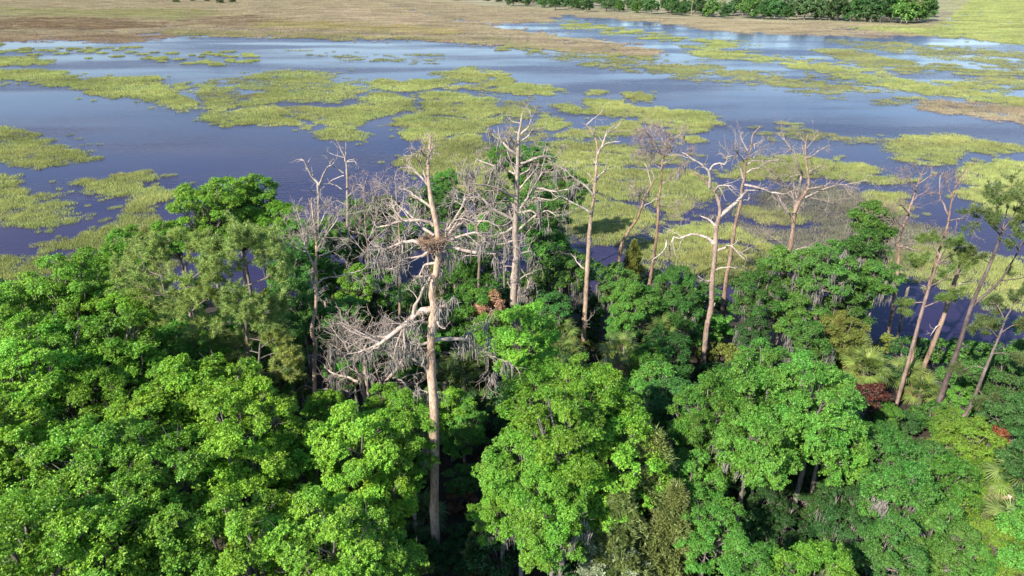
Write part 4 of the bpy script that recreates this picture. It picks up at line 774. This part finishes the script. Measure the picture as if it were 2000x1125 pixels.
for px, py, zc, s, lab, col in [
 (1672, 690, 5.6, .95, 'olive fan palm tucked behind the large full palm', (.12, .14, .05)), (1768, 735, 3.2, 1.0, 'fan palm growing among the leaning pine trunks', (.16, .19, .07)),
 (1800, 765, 2.6, .95, 'low fan palm at the foot of the leaning pines', (.15, .18, .06)), (1098, 655, 4.6, .95, 'fan palm with drooping fronds on the creek side of the twin-trunk snag', (.13, .17, .06)),
 (1108, 690, 3.6, .9, 'shaded lower fan palm in front of the clean tan snag', (.13, .15, .06)), (1212, 690, 5.2, 1.05, 'pale fan palm behind the bright crown near the clean tan snag', (.17, .20, .075)),
 (1290, 652, 4.8, 1.05, 'upright fan palm near the reddish snag', (.13, .16, .06)), (1254, 820, 6.0, .85, 'fan palm poking out from the side of the tall bright crown', (.16, .20, .08)),
 (528, 775, 4.5, .9, 'yellow-green fan palm under the pines', (.19, .21, .05)), (1985, 935, 5.5, 1.0, 'pale fan palm in the yellow-green scrub', (.17, .20, .085)),
 (1965, 1035, 4.5, 1.0, 'lower pale fan palm in the yellow-green scrub', (.15, .18, .075)), (765, 482, 7.0, .8, 'small fan palm on the creek edge behind the thin tan dead tree', (.16, .18, .05)),
 (1636, 815, 4.5, 1.0, 'dark fan palm between the big crowns', (.07, .11, .05)), (868, 745, 3.5, 1.0, 'shaded fan palm behind the nest snag', (.08, .12, .045)), (905, 720, 4.0, 1.0, 'half-lit fan palm beside the twin-trunk snag foot', (.12, .15, .05)),  # half-lit and shaded palms carry that shade in darker frond colours
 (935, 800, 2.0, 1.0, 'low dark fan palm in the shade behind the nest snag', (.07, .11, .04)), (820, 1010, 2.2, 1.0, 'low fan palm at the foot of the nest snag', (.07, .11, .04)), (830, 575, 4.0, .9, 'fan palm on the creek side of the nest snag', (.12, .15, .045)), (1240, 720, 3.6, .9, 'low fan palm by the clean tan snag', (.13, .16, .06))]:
    palm(px, py, zc, s*.88, lab, col, nf=15, skirt=3)
# ------------------------------------------------------------------ broadleaf trees, one by one
for t in [
 # front rows
 (50, 1085, 11, 3.2, 'lime'), (200, 1060, 11, 3.3, 'lime'), (345, 1100, 10.5, 3.1, 'lime'), (490, 1075, 9.8, 3.1, 'lime'), (630, 1095, 8.6, 3.0, 'lime'), (735, 1120, 7.5, 2.4, 'lime'),
 (30, 930, 11, 3.1, 'lime'), (165, 910, 11.5, 3.3, 'lime'), (320, 950, 10.5, 3.0, 'lime'), (455, 940, 11, 3.2, 'lime'), (585, 950, 8.8, 3.0, 'lime'), (690, 905, 7.6, 2.9, 'lime'), (745, 985, 7, 2.3, 'lime'),
 (40, 790, 11, 3.1, 'lime'), (300, 850, 10.5, 2.9, 'lime'), (420, 790, 11, 3.2, 'lime'), (355, 770, 11, 2.8, 'lime'), (548, 862, 9.0, 2.3, 'lime'), (480, 850, 9.5, 2.8, 'lime'), (645, 865, 6.5, 2.2, 'green'), (632, 815, 7.0, 1.8, 'green'),
 (160, 800, 10.0, 2.8, 'lime'), (110, 700, 11, 3.2, 'green'), (20, 680, 11, 3.0, 'lime'), (220, 680, 11, 3.1, 'green'), (250, 760, 10, 2.5, 'green'), (70, 600, 11.5, 3.0, 'lime'), (150, 590, 11.5, 3.0, 'green'), (215, 560, 11.5, 2.9, 'green'),
 (240, 620, 10.5, 2.8, 'green'), (-30, 640, 11, 3.0, 'lime'), (-60, 760, 11, 3.1, 'lime'), (-70, 900, 11, 3.1, 'lime'), (300, 650, 9.0, 2.4, 'mid'), (330, 700, 8.5, 2.3, 'mid'), (440, 720, 8, 2.4, 'green'), (430, 660, 7.5, 2.2, 'mid'), (180, 530, 10.5, 2.2, 'green'),
 # shore clump behind the pines
 (345, 470, 11, 2.8, 'green'), (400, 425, 11.5, 3.0, 'lime'), (455, 395, 12.0, 3.1, 'green'), (500, 405, 11.5, 2.7, 'green'), (540, 440, 11, 2.8, 'green'), (470, 455, 10.5, 2.8, 'green'), (590, 480, 9.5, 2.6, 'mid'), (560, 530, 8.5, 2.6, 'mid', .8), (250, 490, 10.5, 2.3, 'green'), (300, 480, 10.5, 2.2, 'olive'),
 (590, 600, 7.5, 2.5, 'oak', .8), (640, 540, 7.5, 2.4, 'mid', .7), (668, 620, 6.5, 2.0, 'mid'), (560, 660, 7, 2.3, 'oak'), (690, 560, 7, 2.3, 'green'), (640, 470, 9, 2.2, 'mid'), (700, 420, 9, 2.2, 'mid'), (750, 420, 8.5, 2.3, 'oak', .8),
 (555, 725, 6, 2.0, 'oak'), (690, 720, 6, 2.2, 'mid'), (760, 700, 6, 2.2, 'mid'), (770, 800, 7, 2.3, 'green'), (800, 860, 7.5, 2.2, 'green', .6),
 # behind the nest snag
 (830, 400, 9, 2.4, 'oak', .9), (880, 410, 9.5, 2.5, 'oak', 1.0), (900, 545, 7.5, 2.6, 'mid', .9), (930, 600, 7, 2.5, 'mid', .7), (880, 620, 6.5, 2.2, 'mid'), (950, 650, 7, 2.4, 'green'), (920, 500, 8, 2.2, 'oak', 1.0), (880, 800, 5, 2.0, 'green'), (905, 850, 4, 1.8, 'mid'), (960, 390, 9.5, 2.4, 'oak', 1.0),
 (715, 475, 8, 2.4, 'mid'), (795, 465, 7.5, 2.4, 'oak', .8), (860, 465, 8, 2.3, 'mid', .9), (950, 465, 8.5, 2.3, 'mid', .9), (735, 555, 6.5, 2.2, 'mid'), (800, 600, 6, 2.2, 'oak', .7), (830, 660, 5.5, 2.0, 'mid'), (870, 360, 9.5, 2.0, 'mid'), (985, 430, 9.5, 2.0, 'oak', .9), (640, 660, 6, 2.0, 'mid'),
 # around the twin trunk
 (1040, 330, 12, 2.6, 'mid', .8), (1110, 365, 11.5, 2.5, 'mid', .9), (1060, 420, 11, 2.9, 'oak', 1.0), (1070, 490, 9.5, 2.9, 'mid', 1.1), (1110, 540, 8, 2.6, 'oak', 1.1), (1050, 560, 8, 2.4, 'oak', 1.0), (970, 310, 12, 2.0, 'mid', .6),
 (1200, 560, 7, 2.1, 'oak', .8), (1235, 590, 7, 2.4, 'mid', .8), (1222, 630, 6, 1.9, 'mid'), (1310, 560, 7, 2.4, 'blue', .9), (1325, 612, 6, 2.1, 'blue', .7), (1275, 705, 5.5, 2.0, 'mid'), (1270, 750, 6, 2.4, 'mid'), (1305, 690, 6, 1.9, 'blue'), (1080, 600, 6.5, 1.9, 'blue', .6),
 # tall bright crowns in the middle
 (1040, 685, 9.5, 2.7, 'green'), (1050, 770, 10, 2.8, 'green'), (1155, 775, 10.5, 2.5, 'lime'), (1180, 800, 10.5, 2.8, 'green'), (1110, 850, 11, 3.0, 'green'), (1190, 890, 10, 2.8, 'green'), (1020, 910, 9, 2.3, 'green'), (1080, 1010, 7.5, 2.5, 'green', .5), (1150, 980, 8, 2.5, 'green'), (980, 1010, 6, 1.8, 'green', .6),
 # big right hand crowns
 (1440, 775, 10, 2.6, 'mid'), (1500, 730, 10.5, 2.4, 'mid'), (1395, 835, 9, 2.4, 'mid'), (1490, 800, 10.5, 3.1, 'mid'), (1595, 790, 10, 2.8, 'mid'), (1610, 850, 9, 2.6, 'mid'), (1465, 875, 9.5, 2.6, 'mid', .5), (1370, 880, 8, 2.4, 'mid'), (1345, 950, 7.5, 2.2, 'mid'), (1385, 1030, 6.5, 1.9, 'mid'), (1320, 790, 7, 2.4, 'blue'),
 (1478, 1125, 8, 1.9, 'mid'), (1588, 1120, 8.5, 2.1, 'green'), (1480, 985, 4.2, 2.0, 'deep'), (1560, 955, 4, 2.2, 'deep', .6), (1625, 1005, 4.2, 2.0, 'deep'), (1415, 1005, 3.6, 1.8, 'deep'), (1530, 1040, 3.4, 1.8, 'deep'), (1600, 910, 5, 1.9, 'deep', .6),
 (1700, 885, 7, 2.4, 'blue'), (1785, 915, 6, 2.0, 'blue'), (1772, 975, 8, 2.3, 'blue', .5), (1725, 1075, 7.5, 2.1, 'blue'), (1815, 1060, 6.5, 2.1, 'oak'), (1660, 1000, 5, 2.3, 'deep', .8), (1830, 950, 6, 2.2, 'mid'), (1720, 815, 3, 1.5, 'mid'),
 # mossy oaks at the creek
 (1700, 440, 11.5, 2.5, 'oak', 1.0), (1690, 500, 10.5, 2.9, 'oak', 1.2), (1610, 530, 10, 2.8, 'oak', 1.1), (1540, 545, 9.5, 2.8, 'oak', 1.1), (1480, 570, 8.5, 2.5, 'oak', 1.0), (1650, 590, 8, 2.7, 'oak', 1.1), (1560, 610, 7.5, 2.6, 'oak', 1.1), (1715, 545, 9, 1.9, 'oak', .8), (1580, 680, 6.5, 2.4, 'oak', .9), (1465, 650, 5.5, 1.9, 'deep', .6), (1640, 660, 6, 2.0, 'olive', .8),
 # dark right edge
 (1925, 735, 5, 2.0, 'oak'), (1975, 760, 6, 2.3, 'deep'), (1990, 820, 6, 2.5, 'deep'), (2030, 700, 8, 2.8, 'oak'), (2050, 900, 7, 2.6, 'deep'), (1870, 780, 3.5, 1.6, 'mid'), (1850, 835, 3.5, 1.4, 'yellow'), (2060, 1050, 7, 2.6, 'mid'),
 (1880, 880, 5, 2.1, 'yellow'), (1900, 940, 4.5, 2.0, 'yellow'), (1940, 1080, 5, 1.9, 'yellow'), (1860, 1010, 4.5, 2.0, 'yellow'), (1900, 1100, 5, 2.0, 'mid'), (1980, 1010, 3.5, 1.5, 'yellow')]:
    broad_tree(*t)
# ------------------------------------------------------------------ cedars, dead-leaved shrubs, silvery shrub
def cedar_mesh(seed, n=2300):
    """an upright feathery cedar of unit height: sprays on drooping shoots"""
    g = np.random.default_rng(seed); t = g.uniform(.06, 1, n)**.85; a = g.uniform(0, 6.28, n)
    lump = .75+.35*np.sin(a*3+t*17)+.2*np.sin(a*5-t*31); r_ = .30*(1-t)**.7*lump*g.uniform(.45, 1.05, n)+.012
    c_ = np.column_stack([r_*np.cos(a), r_*np.sin(a), t]); ax = np.column_stack([np.cos(a), np.sin(a), g.uniform(.3, 1.3, n)])
    nn = 18; d = nrm(nrm(ax)[:, None]+.55*g.normal(size=(n, nn, 3))); s = nrm(np.cross(d, g.normal(size=(n, nn, 3))))*.0042
    b0 = c_[:, None]+g.normal(size=(n, nn, 3))*.008; v = np.stack([b0-s, b0+s, b0+d*g.uniform(.018, .04, (n, nn, 1))], 2).reshape(-1, 3)
    return vmesh('crown', v, np.arange(len(v)).reshape(-1, 3), M_NEEDLE)
CEDAR = [cedar_mesh(k) for k in range(2)]
for i, (px, py, z, h, col, lab) in enumerate([
 (1275, 880, 10.0, 10, (.092, .122, .034), 'tall feathery olive-brown cedar beside the bright crowns'), (1215, 985, 8.0, 8, (.088, .118, .034), 'shorter olive cedar leaning on the tall feathery cedar'), (1318, 975, 8.2, 8, (.096, .118, .034), 'olive-brown cedar between the feathery cedar and a mid green tree'),
 (1240, 470, 6.5, 6.0, (.12, .135, .03), 'olive cedar on the creek bank by the leaning dead pine'), (1640, 630, 7.5, 6.8, (.11, .115, .03), 'dull olive cedar behind the large full fan palm'), (1600, 665, 6.5, 6.0, (.10, .11, .03), 'small dull olive cedar among the mossy oaks'),
 (850, 520, 7.0, 6.2, (.12, .13, .03), 'olive cedar on the creek side of the nest'), (930, 1050, 3.4, 3.2, (.13, .145, .04), 'low olive cedar in the gap by the nest snag foot'), (690, 500, 8.0, 7, (.13, .15, .035), 'olive cedar behind the slender curved snag'), (1960, 870, 4.2, 3.6, (.13, .16, .06), 'grey-green cedar next to the orange dead shrub'), (1940, 960, 5.0, 4.2, (.13, .15, .06), 'grey-green cedar above the yellow-green scrub'),
 (265, 790, 9.0, 8.2, (.20, .165, .08), 'browning cedar in a gap among bright crowns')]):
    c_ = P(px, py, z); gz = float(ground(c_[0], c_[1])); e = obj('cedar_tree', None, loc=(c_[0], c_[1], gz)); hh = max(h, z-gz)
    obj('trunk', TRUNKS[i % 4], e, (0, 0, -.1), (0, 0, i), (.6, .6, hh*.8), (1, .9, .8)); obj('crown', CEDAR[i % 2], e, (0, 0, 0), (0, 0, i*1.3), (hh*.9, hh*.9, hh), tuple(1.5*q for q in col))
    tag(e, lab, 'cedar')
for px, py, z, R, col, lab in [(966, 600, 7.5, 1.5, (.44, .26, .16), 'pinkish tan dead-leaved shrub beside the twin-trunk snag'), (1706, 782, 4.4, 1.5, (.10, .042, .028), 'dark russet dead-leaved shrub under the large full fan palm'),
  (1936, 862, 5.2, 1.1, (.21, .075, .032), 'bright orange dead-leaved shrub in the green scrub'), (905, 980, 1.4, 1.0, (.24, .13, .07), 'small brown dead-leaved shrub in the shade by the nest snag')]:
    c_ = P(px, py, z); gz = float(ground(c_[0], c_[1])); e = obj('dead_leaved_shrub', None, loc=(c_[0], c_[1], gz)); s = R/1.5; h = z-gz; k = int(px) % 4
    me = SHRUBS[k][0]; o = obj('crown', me, e, (0, 0, h), (0, 0, px), (s, s, s*1.25), col)
    obj('branches', SHRUBS[k][1], e, (0, 0, h), (0, 0, px), (s, s, s)); obj('stem', TRUNKS[k], e, (0, 0, -.1), (0, 0, 0), (.35, .35, max(.3, h-1.05*s)+.1))
    tag(e, lab, 'shrub')
# understory: shrubs wherever the floor can be seen
g = np.random.default_rng(42); placed = []
for k in range(2600):
    x = g.uniform(-62, 62); y = g.uniform(17, 66)
    if y > float(shore(x))-1.0 or abs(x) > y*.80+10: continue
    if any((x-a)**2+(y-b_)**2 < 2.5**2 for a, b_ in placed): continue
    if (x-AB[0])**2+(y-AB[1])**2 < 3: continue
    placed.append((x, y))
    R = float(g.uniform(1.0, 1.9)); shrub(x, y, R, ['deep', 'oak', 'mid', 'deep', 'olive', 'oak'][g.integers(0, 6)], h=R*float(g.uniform(.75, 1.3)))
for px, py, R in [(838, 1100, .9), (872, 1090, .8), (852, 1112, .7), (815, 1085, 1.0), (900, 1060, .9), (910, 1110, .9)]:
    c_ = P(px, py, 1.0); shrub(c_[0], c_[1], R, 'deep', h=R*.7)
for px, py, z, R in [(1195, 1100, 4.5, 1.6), (1250, 1115, 4.0, 1.3)]:
    c_ = P(px, py, z); shrub(c_[0], c_[1], R, 'silver', h=z-float(ground(c_[0], c_[1])))

name_all()
# ------------------------------------------------------------------ far tree line
def far_crown(seed):
    g = np.random.default_rng(seed); me, lc, lr = broad_crown(seed, R=3.0, flat=1.0, nl=24, npf=10, nro=4, L=.34, Wd=.2, nleaf=5); return me
FARC = [far_crown(700+k) for k in range(3)]
def far_tree(px, py, R, h, col, lab, grp):
    c_ = P(px, py, .45); s = R/3.0; e = obj('far_oak_tree', None, loc=(c_[0], c_[1], .45)); k = int(px*7+py) % 3; g = random.Random(int(px*3+py))
    obj('trunk', TRUNKS[k], e, (0, 0, -.1), (0, 0, 0), (2, 2, R*.6)); v = g.uniform(.6, 1.3)
    obj('crown', FARC[k], e, (0, 0, R*.86), (0, 0, g.uniform(0, 6)), (s*.9, s*.9, s*g.uniform(.85, 1.15)), tuple(q*v for q in col)); w_ = col[1]*v
    tag(e, lab.replace('dark green', ('dark' if w_ < .14 else 'mid green' if w_ < .2 else 'bright green')+(' low' if R < 5.6 else ' middle-sized' if R < 7.4 else ' broad')), 'tree', grp)
FARP = FRONDS
rr = random.Random(5)
for row, (dy, n) in enumerate([(0, 27), (-5, 26), (-10, 24)]):
    for k in range(n):
        px = 1000+row*14+k*(815/n)+rr.uniform(-9, 9)
        py = np.interp(px, [860, 1000, 1100, 1200, 1300, 1480, 1650, 1760, 1830], [5, 11, 20, 24, 30, 37, 42, 45, 45])+dy+rr.uniform(-1.5, 1.5)
        R = rr.choice([4.6, 5.5, 6.5, 7.5, 9.0])*rr.uniform(.9, 1.1); col = [(.085, .18, .05), (.07, .16, .045), (.11, .22, .05), (.09, .16, .06), (.075, .18, .055)][rr.randrange(5)]
        nm = 'dark green oak in the row of trees along the far bank' if row == 0 else 'dark green oak standing deeper in the far wood'
        far_tree(px, py, R, rr.uniform(13, 18), col, nm, 'far bank oaks' if row == 0 else 'far wood oaks')
for k, (px, py) in enumerate([(1120, 18), (1180, 20), (1262, 24), (1310, 28), (1372, 31), (1408, 31), (1555, 38), (1620, 40), (1738, 44), (1770, 46), (1788, 45), (1350, 29)]):
    c_ = P(px, py, .45); zz = rr.uniform(8, 13); e = obj('far_fan_palm', None, loc=(c_[0], c_[1], .45))
    obj('trunk', PALM_TRUNK[k % 2], e, (0, 0, -.1), (0, 0, k), (1.6, 1.6, zz), (1.6, 1.5, 1.3))
    for j in range(16):
        el = 1.2-1.8*j/16; obj('frond', FRONDS[j % 3], e, (0, 0, zz), (0, -el, j*2.4), (1.6,)*3, (.24, .26, .10))
    tag(e, 'small fan palm standing between oaks on the far bank', 'palm', 'far bank palms')
# shrubs and posts on the far left bank
for k, (px, py, R) in enumerate([(345, 5, 3.2), (378, 2, 3.0), (295, 0, 2.6), (330, 1, 2.4), (430, 6, 4.0), (455, 5, 3.4), (405, 3, 2.6), (860, 0, 3.4), (890, 1, 3.6), (920, 0, 4), (950, 2, 4), (975, 4, 4)]):
    c_ = P(px, py, .3); e = obj('far_shrub', None, loc=(c_[0], c_[1], .2)); kk = k % 3
    obj('crown', FARC[kk], e, (0, 0, R*.55), (0, 0, k), (R/3, R/3, R/3*.8), (.07, .11, .04)); obj('stem', TRUNKS[k % 4], e, (0, 0, -.1), (0, 0, 0), (.8, .8, R*.5))
    tag(e, 'low dark green bush on the tan flat across the water', 'bush', 'bushes on the far flat')
